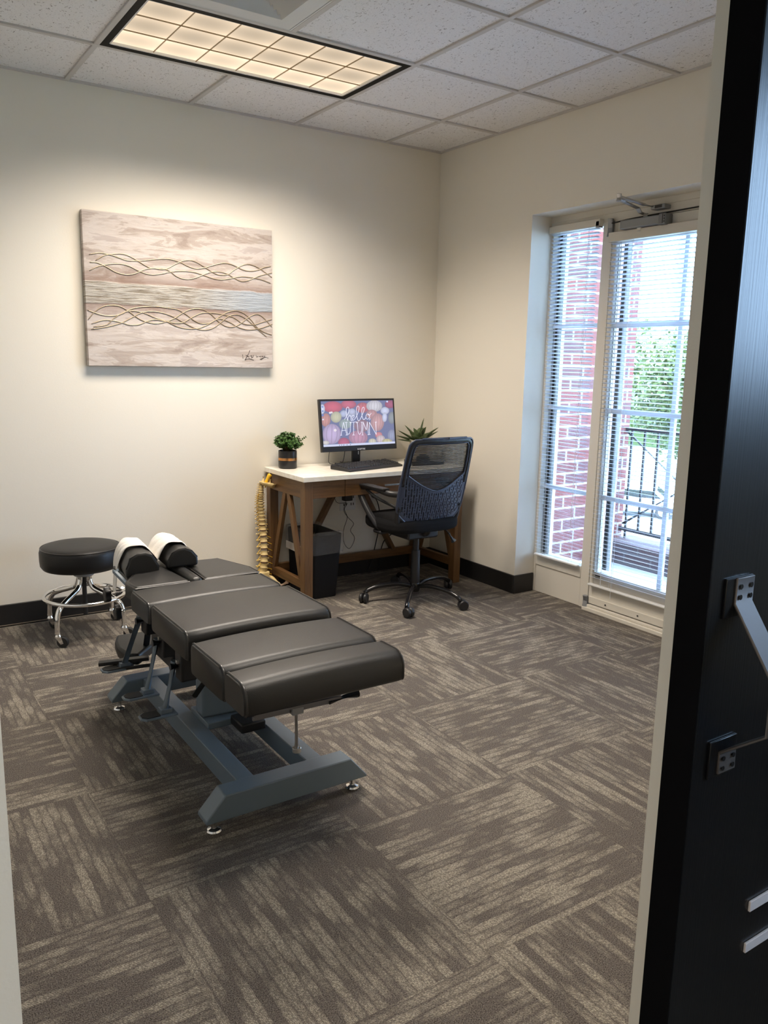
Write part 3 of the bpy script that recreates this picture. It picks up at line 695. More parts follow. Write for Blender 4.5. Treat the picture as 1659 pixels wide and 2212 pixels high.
# pedals
for (tx, ty, tz, bx, by, bz, a) in ((-2.42, -1.462, .412, -2.452, -1.345, .200, 0), (-2.42, -1.660, .395, -2.452, -1.628, .196, 1), (-2.42, -1.835, .372, -2.452, -1.820, .198, 1)):
    bm = NB(); tube(bm, [(tx, ty, tz), (bx, by, bz)], .0115, 14)
    if not a: bar(bm, (tx-.012, ty, tz), (tx+.07, ty-.03, tz), .022, .022)
    r = obj('pedal_rod', bm, slate, tb)
    bm = NB(); prism(bm, [(bx+.035, by-.032, bz-.012), (bx+.035, by+.026, bz-.012), (bx-.070, by+.026, bz-.012), (bx-.086, by+.012, bz-.012), (bx-.086, by-.014, bz-.012), (bx-.070, by-.032, bz-.012)], (0, 0, .008)); box(bm, bx-.018, bx+.02, by-.02, by+.016, bz-.004, bz+.012)
    obj('pedal', bm, slate, r, bevel=.002)
    bm = NB(); prism(bm, [(bx-.022, by-.027, bz-.004), (bx-.022, by+.021, bz-.004), (bx-.066, by+.021, bz-.004), (bx-.080, by+.009, bz-.004), (bx-.080, by-.012, bz-.004), (bx-.066, by-.027, bz-.004)], (0, 0, .003)); obj('pedal_tread', bm, rubber, r, bevel=.001)
bm = NB(); bar(bm, (-2.535, -1.300, .205), (-2.36, -1.36, .215), .030, .014); bar(bm, (-2.535, -1.345, .190), (-2.36, -1.40, .200), .012, .012); obj('arm_bracket', bm, blackpl, tb, bevel=.002)
bm = NB(); tube(bm, [(-2.33, -1.22, .20), (-2.33, -1.34, .46)], .012, 12); obj('arm_post', bm, blackpl, tb)
pad('armrest_pad', [(-2.398, -1.051), (-2.425, -1.12), (-2.438, -1.207), (-2.425, -1.30), (-2.388, -1.324), (-2.26, -1.18), (-2.26, -1.06)], .176, .222, .012, mm=stoolvinyl)
# knobs at the head section
bm = NB(); tube(bm, [(-2.51, -1.35, .487), (-2.40, -1.36, .500)], .0065, 10); tube(bm, [(-2.475, -1.35, .418), (-2.36, -1.36, .425)], .0045, 10); obj('knob_rod', bm, chrome, tb)
for x, z in ((-2.505, .486), (-2.470, .412)):
    bm = NB()
    pts = []
    for k in range(24):
        a = 2*PI*k/24; rr = .022*(1+.18*math.cos(5*a)); pts.append((x-.010, -1.35+rr*math.cos(a), z+rr*1.25*math.sin(a)))
    prism(bm, pts, (.022, 0, 0)); obj('star_knob', bm, blackpl, tb, bevel=.003)
bm = NB(); bar(bm, (-2.465, -1.33, .562), (-2.425, -1.44, .505), .014, .012); cyl(bm, (-2.472, -1.32, .565), (-2.452, -1.32, .565), .010, seg=14); obj('head_lever', bm, slate, tb, bevel=.002)
# lever with foam grip, left side
bm = NB(); tube(bm, [(-2.395, -1.955, .292), (-2.385, -2.060, .392)], .0105, 12); obj('side_lever_grip', bm, rubber, tb)
# foot-end handle, rod and foam grip
HYY = -2.395
bm = NB(); bar(bm, (-2.392, HYY, .384), (-2.140, HYY, .380), .006, .012); bar(bm, (-2.395, HYY-.02, .400), (-2.12, HYY-.016, .394), .007, .007); obj('release_bar', bm, mat('dark_steel', (.16,.16,.17,1), .35, .9), tb)
bm = NB(); tube(bm, [(-2.150, HYY, .383), (-2.056, HYY, .384)], [.012, .012], 14); lathe(bm, [(0,0),(.008,.001),(.012,.006)], (-2.057, HYY, .384), 14, (1,0,0)); obj('foam_grip', bm, rubber, tb)
bm = NB(); tube(bm, [(-2.258, HYY, .39), (-2.256, HYY, .262)], .0065, 12); obj('support_rod', bm, steel, tb)
bm = NB(); box(bm, -2.276, -2.240, HYY-.014, HYY+.014, .370, .408); obj('rod_clamp', bm, closerM, tb, bevel=.002)
bm = NB(); lathe(bm, [(0, 0), (.013, 0), (.013, .014), (0, .014)], (-2.256, HYY, .250), 20); obj('rod_collar', bm, steel, tb, bevel=.0015)
bm = NB(); ball(bm, (-2.01, -2.44, .440), .016, 1, 1, .8); obj('rubber_bumper', bm, rubber, tb)

# ------------------------------------------------------------------ rolling stool
SX, SY = -2.352, -.318
st = thing('rolling_stool', 'round black vinyl stool on chrome legs with foot ring, against the back wall', 'stool', (SX, SY, 0))
bm = NB(); R = .190
lathe(bm, [(0, .343), (R-.03, .343), (R-.012, .346), (R-.002, .361), (R, .385), (R, .425), (R-.004, .440), (R-.016, .450), (R-.04, .4555), (R*.5, .459), (0, .460)], (SX-.008, SY, 0), 64); obj('seat', bm, stoolvinyl, st, ang=60)
bm = NB(); tube(bm, [(SX-.008+(R-.006)*math.cos(a), SY+(R-.006)*math.sin(a), .4445) for a in [2*PI*k/64 for k in range(64)]], .0025, 6, closed=True); obj('piping', bm, piping, st)
bm = NB(); lathe(bm, [(0, .300), (.046, .300), (.051, .306), (.051, .344), (0, .344)], (SX, SY, 0), 40); obj('hub', bm, closerM, st)
bm = NB(); lathe(bm, [(0, .10), (.011, .10), (.011, .305), (0, .305)], (SX, SY, 0), 20); obj('screw_spindle', bm, blackpl, st)
for ang in (221, 41, 129, 311):
    a = math.radians(ang); c, s = math.cos(a), math.sin(a)
    P = bez([(r*c+SX, r*s+SY, z) for r, z in ((.030, .305), (.032, .275), (.050, .242), (.095, .222), (.145, .205), (.190, .182), (.211, .145), (.216, .10), (.216, .070))], 6)
    bm = NB(); tube(bm, P, .0125, 16); lg = obj('leg', bm, chrome, st)
    bm = NB(); cx, cy = SX+.216*c, SY+.216*s
    lathe(bm, [(0, .052), (.017, .052), (.017, .057), (.013, .064), (.013, .072), (0, .072)], (cx, cy, 0), 20)
    d = V((.7, -.4, 0)).normalized(); sd = V((-d.y, d.x, 0))
    for q in (-1, 1):
        o_ = V((cx, cy, 0)) + sd*q*.011; prism(bm, [o_+d*-.010+V((0,0,.054)), o_+d*.018+V((0,0,.054)), o_+d*.028+V((0,0,.022)), o_+d*.014+V((0,0,.018))], sd*.002)
    k = obj('caster_fork', bm, chrome, st)
    bm = NB(); wc = V((cx, cy, .0275)) + d*.022; lathe(bm, [(0, -.010), (.023, -.010), (.0275, -.005), (.0275, .005), (.023, .010), (0, .010)], wc, 24, sd); obj('caster_wheel', bm, rubber, st)
bm = NB(); tube(bm, [(SX+.188*math.cos(2*PI*k/72), SY+.188*math.sin(2*PI*k/72), .200) for k in range(72)], .0095, 12, closed=True); obj('foot_ring', bm, chrome, st)

# ------------------------------------------------------------------ desk
DX0, DX1, DY0, DY1, DZT = -1.238, -.118, -.508, -.012, .735
dk = thing('desk', 'walnut brown desk with white stone top and drawers, in the corner', 'desk', ((DX0+DX1)/2, (DY0+DY1)/2, 0))
bm = NB(); box(bm, DX0, DX1, DY0, DY1, DZT-.027, DZT); obj('desktop', bm, quartz, dk, bevel=.002)
lx0, lx1, ly0, ly1 = DX0+.012, DX1-.012, DY0+.010, DY1-.006; LW = .052
for x in (lx0, lx1-LW):
    for y in (ly0, ly1-LW):
        bm = NB(); box(bm, x, x+LW, y, y+LW, 0, DZT-.027); obj('leg', bm, woodZ, dk, bevel=.002)
for x in (lx0+.006, lx1-.030):
    bm = NB(); box(bm, x, x+.024, ly0+LW, ly1-LW, .612, DZT-.027); obj('side_apron', bm, woodY, dk, bevel=.0015)
    bm = NB(); box(bm, x, x+.030, ly0+LW, ly1-LW, .100, .148); obj('side_rail', bm, woodY, dk, bevel=.0015)
    ym = (ly0+ly1)/2
    for s, ye in ((1, ly1-LW-.012), (-1, ly0+LW+.012)):
        bm = NB(); bar(bm, (x+.012, ym+s*.020, .620), (x+.012, ye, .140), .022, .036, up=(0,1,0)); obj('side_brace', bm, woodZ, dk, bevel=.0015)
bm = NB(); box(bm, lx0+LW, lx1-LW, ly1-.030, ly1-.006, .612, DZT-.027); obj('rear_apron', bm, woodX, dk)
bm = NB(); box(bm, lx0+LW, lx1-LW, ly1-.040, ly1-.012, .100, .152); obj('rear_rail', bm, woodX, dk, bevel=.0015)
xm = (lx0+lx1)/2
for s, xe in ((1, -.335), (-1, -1.02)):
    bm = NB(); bar(bm, (xm+s*.06, ly1-.026, .630), (xe, ly1-.026, .145), .024, .050, up=(0,1,0)); obj('rear_brace', bm, woodZ, dk, bevel=.0015)
bm = NB(); box(bm, lx0+LW, -.973, ly0+.002, ly0+.024, .612, DZT-.029); obj('front_panel', bm, woodX, dk, bevel=.0015)
bm = NB(); box(bm, -.970, -.382, ly0+.001, ly0+.023, .612, DZT-.029); dw = obj('drawer', bm, woodX, dk, bevel=.0015)
bm = NB(); bar(bm, (-.722, ly0-.022, .661), (-.590, ly0-.022, .661), .006, .010); [bar(bm, (x, ly0, .661), (x, ly0-.022, .661), .006, .006) for x in (-.712, -.600)]; obj('drawer_handle', bm, mat('bright_handle', (.85,.85,.85,1), .25, .9), dw)
bm = NB(); box(bm, -.379, lx1-LW, ly0+.002, ly0+.024, .612, DZT-.029); obj('front_panel', bm, woodX, dk, bevel=.0015)

# ------------------------------------------------------------------ monitor
mo = thing('monitor', 'black flat monitor showing an autumn pumpkin wallpaper on the desk', 'computer monitor', (-.68, -.14, DZT))
MC = V((-.672, -.150, .977)); tilt = math.radians(8)
mx = V((1, -.012, .004)).normalized(); mz = V((0, math.sin(tilt), math.cos(tilt))); my = mz.cross(mx).normalized(); mz = mx.cross(my)
MW, MH = .528, .312
def MP(a, b, c=0): return MC + mx*a + mz*b + my*c     # c>0: away from the viewer side
def mbox(a0, a1, b0, b1, c0, c1):
    bm = NB(); vs = [bm.verts.new(MP(a, b, c)) for a in (a0, a1) for c in (c0, c1) for b in (b0, b1)]
    for q in ((0,1,3,2), (4,6,7,5), (0,4,5,1), (2,3,7,6), (0,2,6,4), (1,5,7,3)): bm.faces.new([vs[i] for i in q])
    return bm
sgn = 1 if my.y > 0 else -1
obj('casing', mbox(-MW/2, MW/2, -MH/2, MH/2, 0, sgn*.022), blackpl, mo, bevel=.002)
obj('rear_housing', mbox(-.14, .14, -.10, .08, sgn*.022, sgn*.045), blackpl, mo, bevel=.006)
# the picture on the screen, painted on a fine grid
SW, SH = .506, .268; gw, gh = 400, 212
Q = np.array([(178,143), (1037,118), (1083,660), (235,737)], float)     # picture corners in sketch units
def homog(src, dst):
    A = []
    for (x, y), (u, v) in zip(src, dst):
        A.append([x, y, 1, 0, 0, 0, -u*x, -u*y]); A.append([0, 0, 0, x, y, 1, -v*x, -v*y])
    h = np.linalg.solve(np.array(A), np.array(dst, float).ravel()); return np.append(h, 1).reshape(3, 3)
Hm = homog(Q, [(0, 0), (1, 0), (1, 1), (0, 1)])
def uv(x, y): p = Hm @ np.array([x, y, 1.0]); return p[0]/p[2], p[1]/p[2]
jj, ii = np.mgrid[0:gh, 0:gw]; Uu = (ii+.5)/gw; Vv_ = (jj+.5)/gh
Hi = np.linalg.inv(Hm); den = Hi[2,0]*Uu + Hi[2,1]*Vv_ + Hi[2,2]
PX = (Hi[0,0]*Uu+Hi[0,1]*Vv_+Hi[0,2])/den; PY = (Hi[1,0]*Uu+Hi[1,1]*Vv_+Hi[1,2])/den
img = np.zeros((gh, gw, 3)); img[:] = (84, 92, 128)
pk = [(330,215,118,74,(196,78,92),0), (520,178,92,55,(188,82,98),0), (690,218,78,66,(192,96,100),5), (1010,170,60,50,(150,68,96),0),
 (690,450,95,80,(146,112,124),6), (480,670,70,62,(172,76,100),0), (890,560,42,40,(200,120,120),0), (560,300,50,45,(160,170,196),0),
 (200,245,34,64,(206,214,232),0), (250,385,58,86,(196,132,118),5), (827,195,93,73,(206,204,206),8), (800,300,64,58,(188,134,130),4),
 (870,400,78,112,(196,146,142),7), (565,272,42,42,(178,184,208),0), (465,300,44,44,(170,180,206),0), (375,345,66,72,(196,194,150),8),
 (952,252,50,46,(196,204,226),0), (952,335,28,60,(196,204,226),0), (1035,340,42,76,(130,140,140),7), (490,430,76,64,(146,164,158),7),
 (330,565,112,130,(186,164,200),5), (1040,560,46,72,(136,144,172),6), (650,600,112,90,(182,128,148),7), (820,645,46,38,(206,200,170),4),
 (915,612,50,50,(206,186,184),4), (990,642,60,38,(196,188,130),4), (260,680,44,26,(206,200,190),0), (450,350,0.1,.1,(0,0,0),0)]
for cx, cy, rx, ry, col, ribs in pk:
    d = ((PX-cx)/rx)**2 + ((PY-cy)/ry)**2; m_ = d < 1
    c_ = np.array(col, float)*np.ones((gh, gw, 1)) * (1 - .22*np.clip(d, 0, 1)[..., None])
    if ribs:
        q_ = np.abs(np.sin(ribs*np.arcsin(np.clip((PX-cx)/rx/np.sqrt(np.clip(1-((PY-cy)/ry)**2, .05, 1)), -1, 1))))
        c_ = c_*(.80+.20*np.clip(q_*2, 0, 1)[..., None])
    img[m_] = c_[m_]
for cx, cy, r in ((370,515,18), (300,290,14), (320,285,12)):
    m_ = ((PX-cx)**2+(PY-cy)**2) < r*r; img[m_] = (226, 214, 214)
m_ = Vv_ > .955; img[m_] = (196, 204, 226)
for x_ in (430, 455, 480, 520, 560): m_ = (Vv_ > .965) & (Vv_ < .99) & (np.abs(PX-x_) < 5); img[m_] = (90, 96, 130)
for x_, y_, c_ in ((203,215,(90,120,190)), (208,270,(80,110,180)), (212,325,(70,110,190)), (216,380,(220,226,240)), (975,137,(190,206,236))):
    m_ = ((PX-x_)**2+(PY-y_)**2) < 120; img[m_] = c_
def stroke(pts, wd_, smooth=True):
    P = [V((a, b, 0)) for a, b in pts]; P = bez(P, 6) if smooth else P
    dm = np.full((gh, gw), 1e9)
    for a, b in zip(P, P[1:]):
        ax_, ay_, bx_, by_ = a.x, a.y, b.x, b.y; L = (bx_-ax_)**2+(by_-ay_)**2+1e-9
        t_ = np.clip(((PX-ax_)*(bx_-ax_)+(PY-ay_)*(by_-ay_))/L, 0, 1); dm = np.minimum(dm, np.hypot(PX-ax_-t_*(bx_-ax_), PY-ay_-t_*(by_-ay_)))
    al = np.clip((wd_-dm)/1.6+.5, 0, 1)[..., None]; img[:] = img*(1-al) + np.array((240, 240, 250))*al
stroke([(478,372),(500,335),(524,280),(526,228),(512,212),(497,232),(497,290),(508,350),(518,388)], 3.2)
stroke([(518,388),(522,345),(536,320),(550,328),(554,365),(562,388),(580,372)], 3.0)
stroke([(566,358),(588,350),(592,325),(578,316),(566,338),(570,372),(586,380),(606,358)], 3.0)
stroke([(606,358),(632,300),(648,235),(642,202),(626,204),(617,250),(624,320),(640,378),(654,386),(668,362)], 3.2)
stroke([(668,362),(692,300),(708,245),(706,216),(692,214),(682,255),(686,320),(702,366),(718,366),(730,345)], 3.2)
stroke([(766,300),(746,298),(732,325),(740,358),(760,362),(774,335),(768,304),(756,306),(774,312),(796,286)], 3.0)
stroke([(780,352),(782,362),(776,374)], 3.0)
for s in ([(444,578),(466,410),(514,572)], [(436,579),(454,577)], [(500,573),(526,570)], [(448,520),(498,512)],
          [(486,412),(514,410)], [(500,412),(514,535),(528,562),(544,556),(552,520),(550,408)], [(540,409),(560,407)],
          [(556,420),(558,406),(622,401),(624,416)], [(590,404),(594,570)], [(582,571),(606,569)],
          [(622,406),(646,404)], [(634,405),(646,530),(662,562),(680,545),(688,500),(686,402)], [(676,403),(698,401)],
          [(700,566),(702,402),(742,500),(752,398),(770,560)], [(692,567),(708,566)], [(762,561),(778,559)],
          [(782,556),(776,402),(862,556),(850,398)], [(774,558),(792,556)], [(842,399),(862,397)]):
    stroke(s, 3.0, False)
img = img*.74 + np.array((176, 172, 200))*.26  # pale haze mixed into the picture colours
lin = np.where(img/255 <= .04045, img/255/12.92, ((img/255+.055)/1.055)**2.4)
vx = []
for j in range(gh+1):
    for i in range(gw+1): vx.append(MP(-SW/2+SW*i/gw, MH/2-.012-SH*j/gh, -sgn*.0006) - WL[mo.name])
fc = [(j*(gw+1)+i, (j+1)*(gw+1)+i, (j+1)*(gw+1)+i+1, j*(gw+1)+i+1) for j in range(gh) for i in range(gw)]
me = bpy.data.meshes.new('screen'); me.from_pydata([tuple(v) for v in vx], [], fc); me.update()
ca = me.color_attributes.new('picture', 'FLOAT_COLOR', 'CORNER')
cols = np.repeat(np.concatenate([lin.reshape(-1, 3), np.ones((gw*gh, 1))], 1), 4, axis=0).astype(np.float32)
ca.data.foreach_set('color', cols.ravel()); me.materials.append(m_vcol('lit_screen', 1.12))
so = bpy.data.objects.new('screen', me); C.objects.link(so); so.parent = mo; WL[so.name] = WL[mo.name]
text_mesh('SCEPTRE', .0145, mat('logo_silver', srgb(220,222,226), .4), 'maker_lettering', mo, MP(.006, -MH/2+.0085, -sgn*.0008), mx, mz)
bm = NB(); box(bm, -.705, -.650, -.135, -.118, DZT+.01, .90); obj('stand_neck', bm, blackpl, mo, bevel=.003)
bm = NB(); ring = [( -.675+.125*math.cos(a), -.130+.060*math.sin(a), DZT) for a in [2*PI*k/40 for k in range(40)]]; prism(bm, ring, (0, 0, .009)); obj('stand_base', bm, blackpl, mo, bevel=.003)
bm = NB(); box(bm, -.668, -.663, -.1375, -.1352, .795, .815); obj('neck_sticker', bm, whitepl, mo)
# cables of the monitor
o = NB(); tube(o, bez([(-.870, -.140, .835), (-.872, -.135, .78), (-.866, -.13, .752), (-.83, -.12, .740), (-.79, -.115, .739), (-.765, -.10, .739), (-.80, -.085, .739), (-.78, -.06, .739)]), .0018, 8)
o = obj('monitor_cable', o, blackpl, None); tagp(o, 'thin black cable drooping from the left end of the monitor onto the desk', 'cable')
o = NB(); tube(o, bez([(-.745, -.105, .86), (-.742, -.10, .80), (-.730, -.06, .745), (-.725, -.02, .739)]), .0022, 8)
o = obj('power_cable', o, blackpl, None); tagp(o, 'thicker black cable behind the monitor running off the desk rear edge', 'cable')

# ------------------------------------------------------------------ keyboard
kb = thing('keyboard', 'black wired keyboard lying askew in front of the monitor', 'keyboard', (-.70, -.30, DZT))
ka = math.radians(13); KC = V((-.706, -.305, DZT)); kx = V((math.cos(ka), math.sin(ka), 0)); ky = V((-math.sin(ka), math.cos(ka), 0))
def KP(a, b, c): return KC + kx*a + ky*b + V((0,0,c))
KW, KD = .445, .165
bm = NB(); prism(bm, [KP(-KW/2, -KD/2, .001), KP(-KW/2, -KD/2, .010), KP(-KW/2, -KD/2+.03, .016), KP(-KW/2, KD/2-.01, .028), KP(-KW/2, KD/2, .024), KP(-KW/2, KD/2, .001)], kx*KW); obj('case', bm, blackpl, kb, bevel=.004)
bm = NB()
for r_i in range(6):
    b = -KD/2+.036 + r_i*.0195; n = 22
    for c_i in range(n):
        a = -KW/2+.017 + c_i*(KW-.034)/(n-1)
        if c_i in (15, 19): continue
        z = .017 + (b+KD/2-.03)*.092
        if r_i == 0 and 4 <= c_i <= 9:
            if c_i != 4: continue
            a0, a1 = a-.008, a+.1
        else: a0, a1 = a-.008, a+.008
        vs = [bm.verts.new(KP(x_, y_, z_)) for (x_, y_, z_) in ((a0, b-.008, z-.002), (a1, b-.008, z-.002), (a1, b+.008, z-.002), (a0, b+.008, z-.002), (a0+.002, b-.006, z+.006), (a1-.002, b-.006, z+.006), (a1-.002, b+.006, z+.007), (a0+.002, b+.006, z+.007))]
        for q in ((4,5,6,7), (0,1,5,4), (1,2,6,5), (2,3,7,6), (3,0,4,7)): bm.faces.new([vs[i] for i in q])
obj('keys', bm, mat('key_black', (.022,.022,.024,1), .5), kb, smooth=False)
for a in (-KW/2+.02, KW/2-.04):
    bm = NB(); bm2 = [KP(a, KD/2-.025, .0), KP(a+.02, KD/2-.025, .0), KP(a+.02, KD/2-.015, .0), KP(a, KD/2-.015, .0)]; prism(bm, bm2, (0,0,.012)); obj('tilt_foot', bm, blackpl, kb)

# gadget behind the chair back
bm = NB(); prism(bm, [(-.40, -.34, DZT), (-.20, -.39, DZT), (-.15, -.33, DZT), (-.16, -.22, DZT), (-.37, -.20, DZT)], (0, 0, .022)); 
g = thing('desk_gadget', 'low black device lying on the desk behind the chair back', 'device', (-.26, -.22, DZT)); obj('body', bm, blackgl, g, bevel=.004)
bm = NB(); lathe(bm, [(0, 0), (.045, 0), (.040, .022), (.02, .034), (0, .035)], (-.28, -.28, DZT+.021), 28); obj('dome', bm, blackpl, g)

# ------------------------------------------------------------------ plants on the desk
pp = thing('potted_bush', 'small bushy green plant in a black pot with gold band, left on the desk', 'potted plant', (-1.135, -.115, DZT))
PXc, PYc = -1.137, -.118; R = .0535
bm = NB(); lathe(bm, [(0, 0), (R-.006, 0), (R-.002, .003), (R, .010), (R, .045), (R-.0012, .046), (R-.0012, .063), (R, .064), (R, .103), (R-.004, .104), (R-.005, .09), (0, .088)], (PXc, PYc, DZT), 48); obj('pot', bm, mat('pot_black', (.010,.010,.012,1), .28), pp, ang=25)
bm = NB(); lathe(bm, [(R-.001, .0465), (R+.0006, .047), (R+.0006, .0622), (R-.001, .0627)], (PXc, PYc, DZT), 48); obj('gold_band', bm, mat('copper_gold', srgb(206,150,96), .22, 1.0), pp)
def leafquad(bm, p, d, up, L, W):
    d = d.normalized(); s = d.cross(up)
    if s.length < 1e-3: s = V((1,0,0))
    s.normalize(); n = s.cross(d)
    a = bm.verts.new(p); b = bm.verts.new(p+d*L*.45+s*W/2+n*L*.05); c = bm.verts.new(p+d*L); e = bm.verts.new(p+d*L*.45-s*W/2+n*L*.05)
    bm.faces.new((a, b, c, e))
rnd = random.Random(3)
def sprig(bm, base, tip, nl, L, W):
    for k in range(nl):
        t_ = (k+1)/nl; p = base.lerp(tip, t_); dirn = (tip-base).normalized()
        for q in range(4):
            a = q*PI/2 + k*.8; side = dirn.orthogonal().normalized(); side = Matrix.Rotation(a, 3, dirn) @ side
            leafquad(bm, p, side*.8+dirn*.7, dirn, L*(.8+.4*rnd.random()), W)
bm = NB(); bs = NB()
for k in range(150):
    a = rnd.random()*2*PI; el = math.asin(rnd.random()**.8); L = .070+.016*rnd.random()
    base = V((PXc+.022*math.cos(a)*rnd.random(), PYc+.022*math.sin(a)*rnd.random(), DZT+.100))
    tip = V((PXc, PYc, DZT+.118)) + V((math.cos(el)*math.cos(a)*L*1.0, math.cos(el)*math.sin(a)*L*.95, math.sin(el)*L*.92+.008))
    sprig(bm, base.lerp(tip, .45), tip, 5, .015, .009); tube(bs, [base, tip], .0010, 4)
tip = V((PXc+.098, PYc-.03, DZT+.178)); base = V((PXc+.03, PYc-.01, DZT+.13)); sprig(bm, base, tip, 7, .016, .009); tube(bs, [base, tip], .0014, 5)
obj('foliage', bm, m_leaf('bush_leaf', srgb(44,82,40), srgb(88,120,58), 90), pp, smooth=False)
obj('stems', bs, mat('stem_brown', srgb(90,76,40), .7), pp)

sp = thing('potted_agave', 'spiky agave-like plant in a pale pot, in the desk corner behind the chair', 'potted plant', (-.210, -.125, DZT))
AX, AY, AZ = -.205, -.130, .872
bm = NB(); lathe(bm, [(0, 0), (.045, 0), (.050, .006), (.062, .128), (.063, .132), (.058, .133), (.056, .120), (0, .118)], (AX, AY, DZT), 40); obj('pot', bm, mat('pot_cream', srgb(200,188,168), .5), sp)
def agave(bm, az, el, L, W, droop):
    d = V((math.cos(az)*math.cos(el), math.sin(az)*math.cos(el), math.sin(el))); s = d.cross(V((0,0,1)))
    if s.length < .05: s = V((1, 0, 0))
    s.normalize(); nrm = s.cross(d).normalized(); rows = []; n = 9
    for k in range(n+1):
        t_ = k/n; wv = W*(.55+.9*t_-.1)*(1-t_**2.2) if t_ < 1 else 0; wv = W*math.sin(PI*min(1, .22+.78*t_))**.8 if t_ < .999 else 0
        c_ = V((AX, AY, AZ-.02)) + d*L*t_ + V((0,0,1))*droop*t_*t_*L
        if k == n: rows.append([bm.verts.new(c_)])
        else: rows.append([bm.verts.new(c_ + s*wv/2 + nrm*wv*.18), bm.verts.new(c_ - nrm*wv*.05), bm.verts.new(c_ - s*wv/2 + nrm*wv*.18)])
    for a, b in zip(rows, rows[1:]):
        if len(b) == 1: bm.faces.new((a[0], a[1], b[0])); bm.faces.new((a[1], a[2], b[0]))
        else: bm.faces.new((a[0], a[1], b[1], b[0])); bm.faces.new((a[1], a[2], b[2], b[1]))
agl = m_leaf('agave_leaf', srgb(52,70,42), srgb(98,112,72), 25)
VR = math.radians(-53)  # to the right as seen from the doorway side
for az, el, L, W, dr_ in ((0,80,.155,.030,0), (-20,74,.10,.026,0), (0,36,.150,.030,.05), (15,24,.135,.026,.1), (-12,10,.145,.024,-.02), (8,2,.135,.022,.02),
    (180,46,.135,.030,.06), (190,22,.145,.028,.12), (172,8,.15,.026,.1), (196,2,.145,.022,.08), (90,40,.13,.028,0), (120,25,.14,.028,0), (60,22,.14,.028,0),
    (-90,50,.09,.028,0), (-120,28,.11,.028,0), (-60,26,.11,.028,0), (-100,12,.10,.026,-.05), (140,60,.10,.028,0), (40,60,.11,.028,0)):
    bm = NB(); agave(bm, math.radians(az)-.64, math.radians(el), L*1.0, W*2.0, dr_); obj('leaf', bm, agl, sp, solid=.0012, ang=70)

# ------------------------------------------------------------------ waste bin with bag
bi = thing('waste_bin', 'black rectangular waste bin under the desk', 'bin', (-1.01, -.20, 0))
def taper(bm, x0, x1, y0, y1, z0, z1, g, th=0, top=True):
    pass
def ringpts(x0, x1, y0, y1, r, z, n=5):
    P = []
    for cx, cy, a0 in ((x1-r, y1-r, 0), (x0+r, y1-r, 90), (x0+r, y0+r, 180), (x1-r, y0+r, 270)):
        for k in range(n+1): a = math.radians(a0+90*k/n); P.append((cx+r*math.cos(a), cy+r*math.sin(a), z))
    return P
def shell(bm, levels, close_bottom=True):
    rs = [[bm.verts.new(p) for p in L] for L in levels]; n = len(rs[0])
    for a, b in zip(rs, rs[1:]):
        for k in range(n): bm.faces.new((a[k], a[(k+1) % n], b[(k+1) % n], b[k]))
    if close_bottom: bm.faces.new(rs[0][::-1])
BX0, BX1, BY0, BY1 = -1.115, -.915, -.385, -.055
bm = NB(); shell(bm, [ringpts(BX0+.012, BX1-.032, BY0+.012, BY1-.012, .02, 0), ringpts(BX0, BX1, BY0, BY1, .025, .372), ringpts(BX0+.004, BX1-.004, BY0+.004, BY1-.004, .023, .372), ringpts(BX0+.016, BX1-.034, BY0+.016, BY1-.016, .018, .004)], False)
rs0 = ringpts(BX0+.012, BX1-.032, BY0+.012, BY1-.012, .02, .002); bm.faces.new([bm.verts.new(p) for p in rs0]); obj('body', bm, mat('bin_black', (.009,.009,.010,1), .55, spec=.2), bi)
bm = NB(); lv = []; rr = random.Random(9)
for k, z in enumerate((.262, .278, .30, .33, .36, .384, .388, .375, .33)):
    inset = -.008 if z < .385 and k < 6 else .012
    if k == 0: inset = -.004
    base_ = ringpts(BX0+inset, BX1-inset, BY0+inset, BY1-inset, .026, z, 10)
    lv.append([(x+rr.uniform(-.003, .003), y+rr.uniform(-.003, .003), zz+rr.uniform(-.004, .004)) for x, y, zz in base_])
shell(bm, lv, False)
bag = obj('bin_liner', bm, m_film('clear_liner', (.70,.70,.72,1), .13), None, ang=30, loc=(-1.01, -.22, .26)); tagp(bag, 'clear crinkled plastic liner folded over the rim of the bin', 'bag')
bm = NB(); lv = [ringpts(BX0-.004, BX1+.0, BY0-.0, BY1, .026, z, 4) for z in (.255, .300)]
box(bm, BX0-.008, BX0-.004, BY0+.03, BY1-.01, .248, .292); 
o = obj('paper_band', bm, mat('white_band', srgb(214,208,200), .6), bi)

